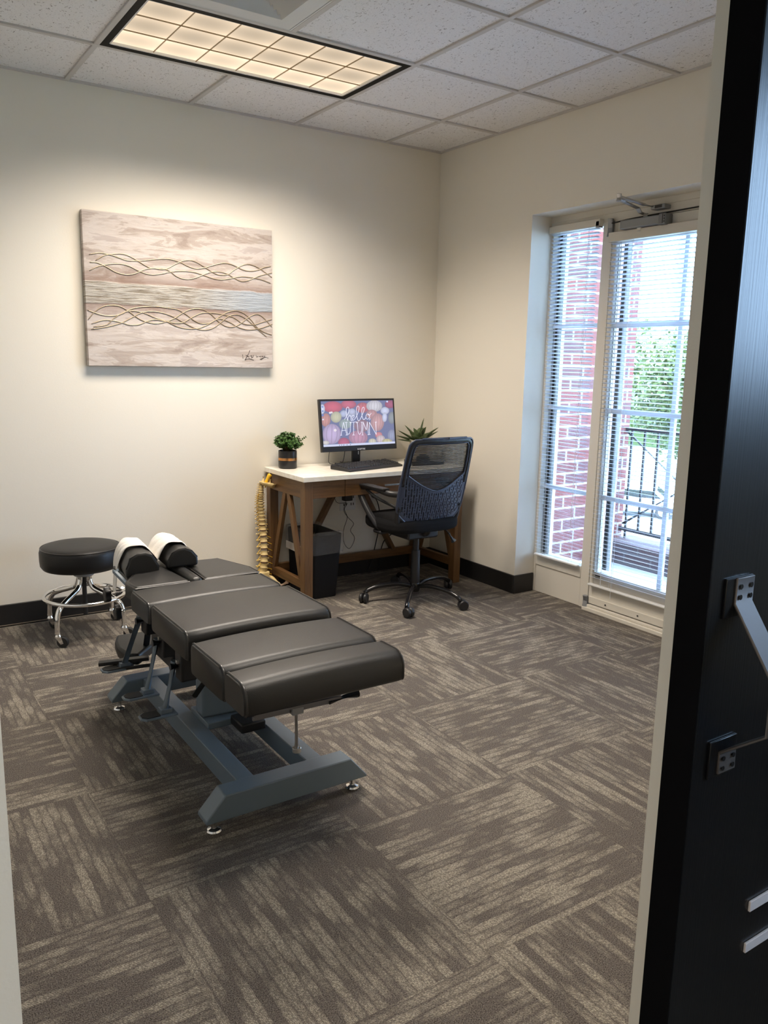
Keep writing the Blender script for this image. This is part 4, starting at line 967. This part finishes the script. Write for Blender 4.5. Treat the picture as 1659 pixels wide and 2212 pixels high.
# ------------------------------------------------------------------ spine model
sn = thing('spine_model', 'anatomical spine model in cream bone with yellow nerves standing left of the desk', 'anatomical model', (-1.29, -.10, 0))
cv = bez([(-1.292, -.095, .655), (-1.300, -.100, .60), (-1.300, -.092, .55), (-1.292, -.080, .48), (-1.284, -.080, .40), (-1.282, -.095, .30), (-1.290, -.115, .20), (-1.300, -.115, .13)], 12)
def at_len(t_):
    f = t_*(len(cv)-1); i = min(int(f), len(cv)-2); return cv[i].lerp(cv[i+1], f-i), (cv[i+1]-cv[i]).normalized()
nv = 24; tt = 0; lens = [.5+.75*(k/nv)**1.0 for k in range(nv)]; tot = sum(lens)
fwd = V((.25, -.95, 0)).normalized()   # front of the bodies faces the room
for k in range(nv):
    h_ = lens[k]/tot; p, d = at_len(tt+h_*.42); tt += h_; L = h_*.545; rw = .0115+.0125*(k/nv)
    bm = NB(); lathe(bm, [(0, -L*.41), (rw*1.06, -L*.41), (rw*.93, -L*.12), (rw*.93, L*.12), (rw*1.06, L*.41), (0, L*.41)], p, 18, tuple(-d))
    sd = V((fwd.y, -fwd.x, 0))
    for q in (-1, 1):    # transverse processes
        e = p + sd*q*(rw*1.9) - fwd*rw*.6 + V((0, 0, -.001)); tube(bm, [p - fwd*rw*.6, e], [rw*.36, rw*.20], 8)
        ball(bm, e, rw*.24, seg=8, ring=6)
    tube(bm, [p - fwd*rw*.5, p - fwd*rw*2.2 - V((0, 0, rw*1.0))], [rw*.42, rw*.20], 8)
    obj('vertebra', bm, bone, sn)
    bm = NB(); lathe(bm, [(0, -L*.10), (rw*1.0, -L*.12), (rw*1.0, L*.12), (0, L*.10)], p+d*L*.5, 16, tuple(-d)); obj('disc', bm, disc, sn)
    if 5 <= k:
        bm = NB()
        ln = rw*(1.9 if k < 17 else 2.6)
        for q in (-1, 1):
            dz = -.004 if k < 17 else -.022
            tube(bm, bez([p + d*L*.4 - fwd*rw*.3, p + d*L*.4 + sd*q*rw*1.2 - fwd*rw*.2 + V((0,0,dz*.3)), p + d*L*.4 + sd*q*ln + fwd*rw*.3 + V((0,0,dz))], 4), .0016, 6)
        obj('nerve', bm, nerve, sn)
# base of the skull plate with brain stem
bm = NB(); pl_ = []
for k in range(28):
    a = 2*PI*k/28; r = .043*(1+.10*math.cos(2*a)+.06*math.cos(5*a)); pl_.append((-1.262+r*1.1*math.cos(a), -.115+r*.9*math.sin(a), .640-.010*math.cos(a)))
rim = [(x, y, z+.016) for x, y, z in pl_]
va = [bm.verts.new(p) for p in rim]; vb = [bm.verts.new((-1.262+(p[0]+1.262)*.6, -.115+(p[1]+.115)*.6, p[2]-.006)) for p in pl_]
for k in range(28): bm.faces.new((va[k], va[(k+1) % 28], vb[(k+1) % 28], vb[k]))
bm.faces.new(vb); tube(bm, [(-1.285, -.10, .66), (-1.282, -.098, .690)], [.010, .004], 8); tube(bm, [(-1.255, -.12, .645), (-1.250, -.12, .676)], [.008, .005], 8)
obj('occipital_plate', bm, bone, sn, solid=.004)
bm = NB(); tube(bm, bez([(-1.278, -.112, .630), (-1.274, -.116, .660), (-1.262, -.120, .688), (-1.250, -.124, .706)], 3), [.006, .007, .008, .010, .010, .009, .011, .012, .013, .010], 10); obj('brain_stem', bm, nerve, sn)
# sacrum and pelvis resting on the floor
bm = NB(); prism(bm, [(-1.335, -.14, .135), (-1.262, -.14, .135), (-1.280, -.14, .04), (-1.298, -.14, .015), (-1.318, -.14, .04)], (0, .035, 0)); obj('sacrum', bm, bone, sn, bevel=.008)
for q in (-1, 1):
    bm = NB(); c0 = V((-1.298, -.13, 0))
    tube(bm, bez([c0+V((q*.02, .03, .085)), c0+V((q*.050, .01, .090)), c0+V((q*.065, -.03, .065)), c0+V((q*.072, -.045, .055)), c0+V((q*.045, -.05, .015)), c0+V((q*.012, -.065, .030))], 5), .012, 10)
    obj('hip_bone', bm, bone, sn)
bm = NB(); tube(bm, bez([(-1.225, -.165, .045), (-1.205, -.185, .058), (-1.188, -.20, .072)], 4), [.006, .006, .0055, .0055, .0055, .006, .007, .008, .010], 10); ball(bm, (-1.186, -.203, .074), .011, seg=12, ring=8); obj('femur_stub', bm, m_leaf('bone_pink', srgb(232,204,182), srgb(220,190,166), 60), sn)

# ------------------------------------------------------------------ office chair
CX, CY = -.590, -.605
ch = thing('office_chair', 'black swivel office chair with mesh back pulled up to the desk', 'office chair', (CX, CY, 0))
hub = V((-.578, -.640, .075))
bm = NB(); lathe(bm, [(0, .045), (.026, .045), (.030, .06), (.030, .09), (.025, .10), (0, .10)], (hub.x, hub.y, 0), 28); obj('base_hub', bm, blackgl, ch)
for (ex, ey) in ((-.820, -.905), (-.487, -.955), (-.872, -.560), (-.290, -.590), (-.500, -.350)):
    e = V((ex, ey, 0)); d = V((ex-hub.x, ey-hub.y, 0)); L = d.length; d.normalize()
    P = bez([hub+d*.02, hub+d*L*.35+V((0,0,.020)), hub+d*L*.70+V((0,0,.016)), hub+d*L*.92+V((0,0,-.003)), V((ex, ey, .052))], 6)
    bm = NB(); tube(bm, P, .0125, 12); lg = obj('base_leg', bm, blackgl, ch)
    bm = NB(); sd = V((-d.y, d.x, 0)); tr = (d*.6 + sd*.8).normalized(); wc = e + tr*.014 + V((0,0,.0285)); ax_ = V((-tr.y, tr.x, 0))
    for q in (-1, 1): lathe(bm, [(0, -.010), (.024, -.010), (.0285, -.005), (.0285, .005), (.024, .010), (0, .010)], wc + ax_*q*.0125, 24, ax_)
    cyl(bm, wc-ax_*.014, wc+ax_*.014, .010, seg=14); cyl(bm, e+V((0,0,.036)), e+V((0,0,.066)), .010, seg=14)
    obj('caster', bm, blackpl, ch)
bm = NB(); lathe(bm, [(0, .09), (.027, .09), (.027, .20), (.0255, .205), (.0255, .29), (.018, .292), (.018, .40), (0, .40)], (hub.x, hub.y, 0), 28); obj('gas_cylinder', bm, blackpl, ch)
bm = NB(); box(bm, CX-.11, CX+.10, CY-.13, CY+.12, .375, .425); box(bm, CX-.24, CX+.24, CY-.04, CY+.04, .405, .428); obj('tilt_mechanism', bm, blackpl, ch, bevel=.01)
bm = NB(); pts = []
for k in range(48):
    a = 2*PI*k/48; c_, s_ = math.cos(a), math.sin(a); pts.append((CX+.245*math.copysign(abs(c_)**.55, c_), CY+.208*math.copysign(abs(s_)**.60, s_), .425))
prism(bm, pts, (0, 0, .072)); obj('seat', bm, seatfab, ch, bevel=.026, seg=5, ang=60)
bm = NB(); tube(bm, bez([(CX+.09, CY+.02, .400), (CX+.22, CY+.03, .398), (CX+.265, CY+.02, .375), (CX+.290, CY+.01, .345)], 5), .004, 8); lv_ = obj('height_lever', bm, blackpl, ch)
bm = NB(); tube(bm, [(CX+.288, CY+.012, .350), (CX+.318, CY-.002, .300)], [.009, .018], 12); obj('lever_paddle', bm, mat('clear_grey', srgb(110,122,132), .25, .2), lv_, bevel=.002)
# back: surface y(x, z)
BX = -.588
def by(x, z):
    u = (x-BX)/.22
    lean = -.802 - .10*max(0, (z-.58))/.375 - .02*max(0, (.58-z))/.1*(-1)
    return lean + .028*u*u - .012*math.exp(-((z-.62)/.09)**2)*(1-u*u)
def halfw(z):   # outline half width
    ks = [(.440, .03), (.442, .055), (.449, .090), (.463, .124), (.483, .153), (.505, .180), (.53, .205), (.555, .219), (.580, .224), (.64, .226), (.70, .226), (.80, .222), (.90, .216), (.925, .212), (.942, .202), (.952, .186), (.956, .16)]
    if z <= ks[0][0] or z >= ks[-1][0]: return 0
    for (a, wa), (b, wb) in zip(ks, ks[1:]):
        if a <= z <= b: return wa+(wb-wa)*(z-a)/(b-a)
def vlow(u): return .662 + .095*abs(u)**1.5
def in_open(x, z):
    hw = halfw(z)-.034; u = (x-BX)/.19
    return abs(x-BX) < hw and z < .930 and z > vlow(min(1, abs(u)))
cell = .0026; nx = int(.46/cell); nz = int(.526/cell)
bm = NB(); grid = {}
def gv(i, j):
    if (i, j) not in grid:
        x, z = BX-.23+i*cell, .436+j*cell; grid[(i, j)] = bm.verts.new((x, by(x, z), z))
    return grid[(i, j)]
for i in range(nx):
    for j in range(nz):
        x, z = BX-.23+(i+.5)*cell, .436+(j+.5)*cell; hw = halfw(z)
        if not hw or abs(x-BX) > hw: continue
        if in_open(x, z): continue
        u = (x-BX)/.19; top = vlow(min(1, abs(u)))
        if z < top-.014 and abs(x-BX) < hw-.026 and z > .472:
            lowb = .484+.75*max(0, abs(x-BX)-.06)**1.3
            if z > lowb:
                bend = (z-.60)*(x-BX)*-.55
                xx = x-BX+bend+.5; col = int(xx/.0150); fx = (xx/.0150) % 1
                ph = ((z+.5 + (col % 2)*.0345)/.069) % 1
                if fx < .40 and ph < .66: continue
                if fx < .40 and .79 < ph < .87: continue
        bm.faces.new((gv(i, j), gv(i+1, j), gv(i+1, j+1), gv(i, j+1)))
bk = obj('lumbar_panel', bm, lumbarM, ch, solid=.006, smooth=True, ang=60)
bm = NB(); out = []
zs = [.440, .442, .449, .463, .483, .505, .53, .555, .580, .64, .70, .76, .82, .88, .91, .925, .942, .952, .956]
for z in zs: out.append((BX+max(halfw(z), .02), z))
out.append((BX+.16, .958)); out.append((BX-.16, .958))
out[-2] = (BX+.15, .9575); out[-1] = (BX-.15, .9575)
L_ = [(BX-(x-BX), z) for x, z in out[:-2][::-1]]
loop = out[:-2] + out[-2:] + L_
loop = [p for k, p in enumerate(loop) if k == 0 or (abs(p[0]-loop[k-1][0])+abs(p[1]-loop[k-1][1])) > 1e-4]
tube(bm, [(x, by(x, z)-.001, z) for x, z in loop], .0062, 10, closed=True); obj('back_rim', bm, lumbarM, ch)
bm = NB()      # thick upper frame
opn = []
for k in range(13): u = 1-2*k/12; opn.append((BX+.190*u, vlow(abs(u))))
opn = [(BX+.192, .80), (BX+.187, .87), (BX+.180, .915), (BX+.165, .930), (BX-.165, .930), (BX-.180, .915), (BX-.187, .87), (BX-.192, .80)][::-1] + [(BX+.19*u, vlow(abs(u))) for u in [1-2*k/12 for k in range(13)]]
tube(bm, [(x, by(x, z)-.003, z) for x, z in opn], .0045, 8, closed=True); obj('opening_rim', bm, lumbarM, ch)
bm = NB(); up = [(BX-.206, .70), (BX-.208, .80), (BX-.203, .88), (BX-.192, .925), (BX-.15, .944), (BX, .945), (BX+.15, .944), (BX+.192, .925), (BX+.203, .88), (BX+.208, .80), (BX+.206, .70)]
tube(bm, [(p.x, by(p.x, p.z)+.006, p.z) for p in bez([(x, 0, z) for x, z in up], 5)], .015, 12); obj('back_frame', bm, blackpl, ch)
bm = NB(); nn = 20
rows_ = []
for j in range(nn+1):
    row_ = []
    for i in range(nn+1):
        u = -1+2*i/nn; zt_ = vlow(abs(u))-.004; zz = .460+(zt_-.460)*j/nn; hw_ = max(.02, halfw(zz)-.012)
        row_.append(bm.verts.new((BX+u*hw_, by(BX+u*hw_, zz)+.014, zz)))
    rows_.append(row_)
for a_, b_ in zip(rows_, rows_[1:]):
    for i in range(nn): bm.faces.new((a_[i], a_[i+1], b_[i+1], b_[i]))
obj('lumbar_backing', bm, meshM, ch, solid=.002)
bm = NB(); z = .668; k = 0
while z < .934:
    hw = halfw(z)-.030
    us = 1.0
    if z < .757: us = ((z-.662)/.095)**(1/1.5); hw = min(hw, .190*us+.004)
    n = 12; a = [(BX-hw+2*hw*i/n) for i in range(n+1)]
    col_ = [(bm.verts.new((xx, by(xx, z-.0029)+.004, z-.0029)), bm.verts.new((xx, by(xx, z+.0029)+.004, z+.0029))) for xx in a]
    for p_, q_ in zip(col_, col_[1:]): bm.faces.new((p_[0], q_[0], q_[1], p_[1]))
    z += .0080; k += 1
obj('mesh_fabric', bm, meshM, ch, solid=.001)
bm = NB(); tube(bm, bez([(BX, -.70, .405), (BX, -.745, .41), (BX, -.770, .45), (BX, -.775, .52)], 5), .02, 12); obj('back_bracket', bm, blackpl, ch)
for q in (-1, 1):
    bm = NB(); X = BX+q*.266; Xi = BX+q*.208
    P = bez([(Xi, -.780, .650), (X-q*.01, -.740, .655), (X, -.62, .668), (X, -.50, .660), (X, -.462, .640), (X, -.480, .600), (X-q*.01, -.545, .52), (X-q*.03, -.60, .455), (X-q*.05, -.63, .428)], 6)
    rr_ = .0175; tube(bm, P, rr_, 12)
    tube(bm, bez([(X, -.52, .655), (X-q*.01, -.62, .615), (Xi, -.74, .575), (Xi, -.785, .560)], 5), .009, 10)
    tube(bm, bez([(Xi, -.785, .655), (Xi, -.770, .60), (Xi, -.760, .52), (Xi-q*.02, -.74, .43)], 5), .014, 10)
    ar = obj('armrest', bm, blackpl, ch)
    bm = NB(); prism(bm, [(X-.022, -.735, .668), (X+.022, -.735, .668), (X+.026, -.50, .666), (X+.018, -.452, .658), (X-.018, -.452, .658), (X-.026, -.50, .666)], (0, 0, .014)); obj('arm_pad', bm, blackpl, ar, bevel=.005, seg=3)

# ------------------------------------------------------------------ outlet, charger and cords
t = thing('wall_outlet', 'white double wall outlet on the back wall under the desk', 'outlet', (-.655, -.002, .44))
bm = NB(); box(bm, -.715, -.600, -.006, 0, .425, .545); obj('cover_plate', bm, whitepl, t, bevel=.002)
bm = NB()
for x in (-.690, -.637):
    for z in (.50, .455):
        box(bm, x, x+.006, -.0068, -.0058, z, z+.016); box(bm, x+.016, x+.022, -.0068, -.0058, z, z+.016)
obj('socket_slots', bm, blackpl, t)
bm = NB(); box(bm, -.705, -.648, -.050, -.007, .492, .560); o = obj('power_adapter', bm, blackpl, None, bevel=.004); tagp(o, 'black power adapter plugged into the outlet under the desk', 'adapter')
def cord(name, pts, r, label, n=4, sm=True):
    bm = NB(); tube(bm, bez(pts, n) if sm else pts, r, 8); o = obj(name, bm, rubber, None); return tagp(o, label, 'cable')
cord('charger_wire', [(-.690, -.04, .495), (-.704, -.035, .433), (-.669, -.03, .383), (-.628, -.03, .340), (-.651, -.03, .297), (-.619, -.03, .243), (-.656, -.03, .180), (-.698, -.03, .224), (-.702, -.03, .305), (-.676, -.03, .383), (-.700, -.035, .44), (-.68, -.03, .478), (-.758, -.03, .490), (-.78, -.03, .60)], .0016, 'kinked thin black cord dangling below the outlet')
cord('hanging_wire', [(-.513, -.03, .62), (-.50, -.03, .515), (-.463, -.03, .485), (-.440, -.03, .432), (-.430, -.03, .33), (-.46, -.02, .157), (-.50, -.02, .02)], .0032, 'curved black cord behind the left armrest, running down behind the rail')
cord('hanging_wire', [(-.30, -.03, .40), (-.302, -.03, .270), (-.345, -.03, .236), (-.395, -.03, .20), (-.413, -.02, .12), (-.42, -.02, .012)], .0032, 'black cord looping below the chair seat near the right rear brace')

# ------------------------------------------------------------------ painting
PXL, PXR, PZB, PZT = -2.214, -1.190, 1.306, 2.062
pt = thing('painting', 'abstract beige canvas with wavy raised lines and a silvery middle band', 'painting', (PXL, -.038, PZB))
bm = NB(); box(bm, PXL, PXR, -.038, -.003, PZB, PZT); obj('canvas', bm, canvasM, pt, bevel=.003)
PC = Q2 = np.array([(84, 88), (1519, 243), (1531, 1290), (146, 1264)], float)
Hp = homog(PC, [(0, 1), (1, 1), (1, 0), (0, 0)])
def pp3(x, y, off=.0395):
    p = Hp @ np.array([x, y, 1.0]); u, v = p[0]/p[2], p[1]/p[2]; return V((PXL+min(max(u, .003), .998)*(PXR-PXL), -off, PZB+v*(PZT-PZB)))
W = [[(145,430),(220,418),(300,432),(370,455),(430,475),(520,477),(600,470),(680,462),(750,465),(820,485),(880,515),(940,535),(1000,530),(1070,510),(1150,492),(1220,505),(1290,540),(1350,553),(1410,545),(1460,525),(1510,517)],
[(195,475),(250,440),(310,428),(390,425),(450,445),(520,485),(560,510),(610,532),(680,533),(740,550),(800,595),(870,615),(940,605),(1000,580),(1060,560),(1120,558),(1180,575),(1240,610),(1290,630),(1350,620),(1420,590),(1520,565)],
[(150,488),(200,490),(270,520),(340,560),(410,580),(480,575),(550,545),(620,533),(710,540),(790,500),(850,475),(920,475),(980,505),(1050,550),(1110,580),(1180,580),(1230,545),(1290,510),(1350,502),(1420,530),(1520,600)],
[(150,550),(210,520),(300,502),(370,500),(440,515),(520,555),(600,580),(680,575),(750,560),(830,553),(920,560),(990,580),(1060,605),(1130,618),(1200,610),(1280,595),(1350,600),(1430,615),(1508,643)],
[(135,845),(200,870),(270,888),(340,888),(400,870),(440,845),(520,825),(640,820),(740,832),(810,845),(870,880),(930,925),(990,950),(1060,940),(1120,900),(1180,865),(1250,853),(1310,875),(1360,920),(1400,970),(1450,1010),(1520,1037)],
[(142,915),(190,860),(250,820),(320,810),(380,820),(440,855),(500,900),(560,930),(640,948),(720,935),(790,905),(860,860),(930,838),(1000,845),(1060,880),(1110,930),(1170,970),(1230,975),(1290,945),(1340,905),(1400,880),(1450,900),(1520,975)],
[(168,948),(250,922),(320,925),(390,940),(450,958),(520,955),(580,930),(640,918),(720,932),(790,945),(850,940),(920,900),(990,870),(1060,868),(1140,880),(1230,905),(1300,950),(1380,960),(1450,940),(1520,918)],
[(182,972),(280,955),(330,910),(400,865),(470,852),(560,870),(640,905),(720,930),(800,970),(880,988),(960,985),(1030,960),(1090,925),(1130,915),(1200,940),(1270,980),(1350,998),(1440,985),(1525,955)],
[(165,988),(260,975),(380,945),(460,905),(540,865),(620,857),(700,870),(780,900),(860,945),(940,985),(1010,998),(1080,980),(1140,935),(1190,895),(1250,882),(1310,905),(1360,945),(1420,1000),(1480,1050)]]
wireM = mat('raised_paint', srgb(158,142,118), .35, .3)
for s in W:
    bm = NB(); tube(bm, bez([pp3(*q) for q in s], 4), .0024, 8); obj('raised_line', bm, wireM, pt)
bm = NB()
for s in ([(1355,1155),(1340,1190),(1318,1228)], [(1325,1190),(1350,1205)], [(1318,1224),(1350,1216),(1385,1228)], [(1358,1196),(1372,1192),(1368,1206)], [(1386,1190),(1378,1206),(1366,1212)],
          [(1402,1192),(1408,1206),(1418,1196)], [(1424,1200),(1434,1196),(1436,1206)], [(1444,1204),(1448,1196),(1456,1204)], [(1460,1200),(1468,1196),(1468,1206),(1440,1224),(1432,1222),(1470,1206),(1482,1208)], [(1486,1210),(1496,1211)], [(1300,1185),(1304,1215)]):
    tube(bm, [pp3(x, y, .0384) for x, y in s], .0018, 6)
obj('signature', bm, mat('ink', srgb(58,46,38), .6), pt)

# ------------------------------------------------------------------ outside: balcony, railing, pier, street
bm = NB(); box(bm, .30, 1.25, -3.2, .6, -.16, .06); struct('balcony_floor', bm, mat('concrete', srgb(150,152,156), .9))
bm = NB(); box(bm, .36, 1.12, -.70, .10, -1.1, 3.4); tagp(obj('brick_pier', bm, brickM, None, loc=(0, -.7, 0), smooth=False), 'red brick pier outside the sidelight', 'brick pier')
bm = NB(); box(bm, .95, 1.22, -3.2, -.70, -1.1, .205); tagp(obj('brick_curb', bm, brickShade, None, loc=(0, -1, 0), smooth=False), 'low brick parapet under the black railing', 'brick wall')
rl = thing('balcony_railing', 'black metal balcony railing with diagonal bars beyond the glazed door', 'railing', (1.10, -1.9, .2))
iron = mat('black_iron', (.012,.012,.014,1), .5)
bm = NB(); box(bm, 1.085, 1.115, -3.1, -.70, .935, .955); obj('top_rail', bm, iron, rl)
bm = NB(); box(bm, 1.085, 1.115, -3.1, -.70, .255, .280); obj('bottom_rail', bm, iron, rl)
y = -.745
while y > -3.1:
    bm = NB(); box(bm, 1.094, 1.106, y-.006, y+.006, .205 if abs((y+.745) % .53) < .02 else .27, .94); obj('baluster', bm, iron, rl); y -= .106
for a, b in (((1.10, -.70, .93), (1.10, -1.30, .53)), ((1.10, -.72, .30), (1.10, -1.30, .68)), ((1.10, -1.30, .53), (1.10, -1.9, .93))):
    bm = NB(); tube(bm, [a, b], .009, 8); obj('diagonal_bar', bm, iron, rl)
G = -5.6
bm = NB(); box(bm, .3, 160, -90, 130, G-.2, G); struct('ground', bm, mat('asphalt', srgb(140,142,142), .95))
bm = NB(); box(bm, 17.0, 21.0, -30, 60, G, G+.12); o = obj('lawn_strip', bm, m_leaf('grass', srgb(112,140,72), srgb(150,172,104), .6, .9), None); o['kind'] = 'structure'
bm = NB(); bar(bm, (12.5, 8.0, G+.1), (18.0, 8.6, G+.1), .3, .2); o = obj('kerb', bm, mat('kerb_red', srgb(196,66,60), .8), None); o['kind'] = 'structure'
bm = NB(); bar(bm, (44, 62, G+1.9), (74, 10, G+1.9), 2.5, 3.8); o = tagp(obj('hedge_bank', bm, m_leaf('hedge', srgb(36,54,26), srgb(64,80,40), 1.2, .9), None), 'long dark hedge beneath the trees across the street', 'hedge')
def tree(x, y, h, r, seed, label, c1, c2):
    t = thing('leafy_tree', label, 'tree', (x, y, G), 'trees beyond the parking area')
    bm = NB(); tube(bm, [(x, y, G), (x+.1, y, G+h*.4), (x, y+.1, G+h*.7)], [.3, .22, .1], 10); obj('trunk', bm, mat('bark', srgb(80,66,54), .9), t)
    rg = random.Random(seed); bm = NB()
    for k in range(9000):
        a = rg.random()*2*PI; b = math.acos(2*rg.random()-1); q = rg.random()**.35; lump = 1+.22*math.sin(3*a+seed)*math.sin(4*b)
        p = V((x + r*q*lump*math.sin(b)*math.cos(a), y + r*q*lump*math.sin(b)*math.sin(a), G+h*.56 + h*.42*q*lump*math.cos(b)))
        d = V((rg.uniform(-1,1), rg.uniform(-1,1), rg.uniform(-1,1))); up = V((rg.uniform(-1,1), rg.uniform(-1,1), rg.uniform(-1,1)))
        if d.length < .1: continue
        leafquad(bm, p, d, up, .36, .24)
    obj('crown', bm, m_leaf('tree_leaf_%d' % seed, c1, c2, 2), t, smooth=False)
tree(30.5, 27.5, 11.4, 3.6, 1, 'broad green tree beside the brick pier, seen through the left part of the glazed door', srgb(52,70,34), srgb(98,112,60))
tree(42.4, 28.7, 9.3, 3.8, 2, 'pale green tree in the middle behind the parked cars', srgb(56,74,38), srgb(104,118,66))
tree(27.0, 35.0, 13.4, 3.4, 3, 'tallest tree, mostly hidden by the brick pier', srgb(50,68,34), srgb(90,106,58))
tree(43.0, 19.5, 9.0, 3.6, 4, 'rightmost tree seen through the door glass', srgb(54,72,36), srgb(100,114,62))
def car(x, y, rot, paint, label, s=1.0):
    t = thing('parked_car', label, 'car', (x, y, G), None)
    Mx = Matrix.Translation((x, y, G)) @ Matrix.Rotation(rot, 4, 'Z')
    def put(name, bm, m, **k):
        bmesh.ops.transform(bm, matrix=Mx, verts=bm.verts[:]); return obj(name, bm, m, t, **k)
    pr = [(-2.2, .30), (-2.2, .62), (-2.05, .86), (-1.5, .93), (-.95, 1.36), (.55, 1.42), (1.25, .98), (2.1, .82), (2.25, .55), (2.2, .30)]
    bm = NB(); prism(bm, [(a, -.86, b) for a, b in pr], (0, 1.72, 0)); put('body', bm, paint, bevel=.07, seg=3)
    for sgn_ in (-1, 1):
        bm = NB(); prism(bm, [(-1.25, sgn_*.865, .95), (-.88, sgn_*.865, 1.28), (.48, sgn_*.865, 1.33), (.98, sgn_*.865, .99)], (0, sgn_*.01, 0)); put('side_window', bm, blackgl)
        for wx in (-1.35, 1.4):
            bm = NB(); lathe(bm, [(0, -.1), (.30, -.1), (.33, -.06), (.33, .06), (.30, .1), (0, .1)], (wx, sgn_*.80, .33), 24, (0, 1, 0)); put('wheel', bm, rubber)
            bm = NB(); lathe(bm, [(0, 0), (.19, 0), (.17, .01), (0, .012)], (wx, sgn_*.905, .33), 20, (0, sgn_, 0)); put('wheel_trim', bm, steel)
    bm = NB(); prism(bm, [(-1.46, -.70, .97), (-1.46, .70, .97), (-1.02, .62, 1.32), (-1.02, -.62, 1.32)], (-.02, 0, .02)); put('windscreen', bm, blackgl)
    bm = NB(); prism(bm, [(1.22, -.70, 1.02), (1.22, .70, 1.02), (.62, .62, 1.38), (.62, -.62, 1.38)], (.02, 0, .02)); put('rear_window', bm, blackgl)
    bm = NB()
    for sy in (-.62, .62): ball(bm, (-2.15, sy, .66), .09, .5, 1.3, .8)
    put('headlight', bm, whitepl)
car(27.5, 20.6, 2.2, mat('car_silver', srgb(206, 210, 214), .3, .3), 'pale silver car parked beyond the railing')
car(32.5, 18.6, 2.2, mat('car_red', srgb(176, 60, 48), .35), 'red car at the right, beyond the railing')
bm = NB(); 
for o in list(C.objects):
    if o.parent is None and o.type in ('MESH', 'EMPTY') and 'label' not in o and 'kind' not in o: print('UNTAGGED', o.name)
bm.free()
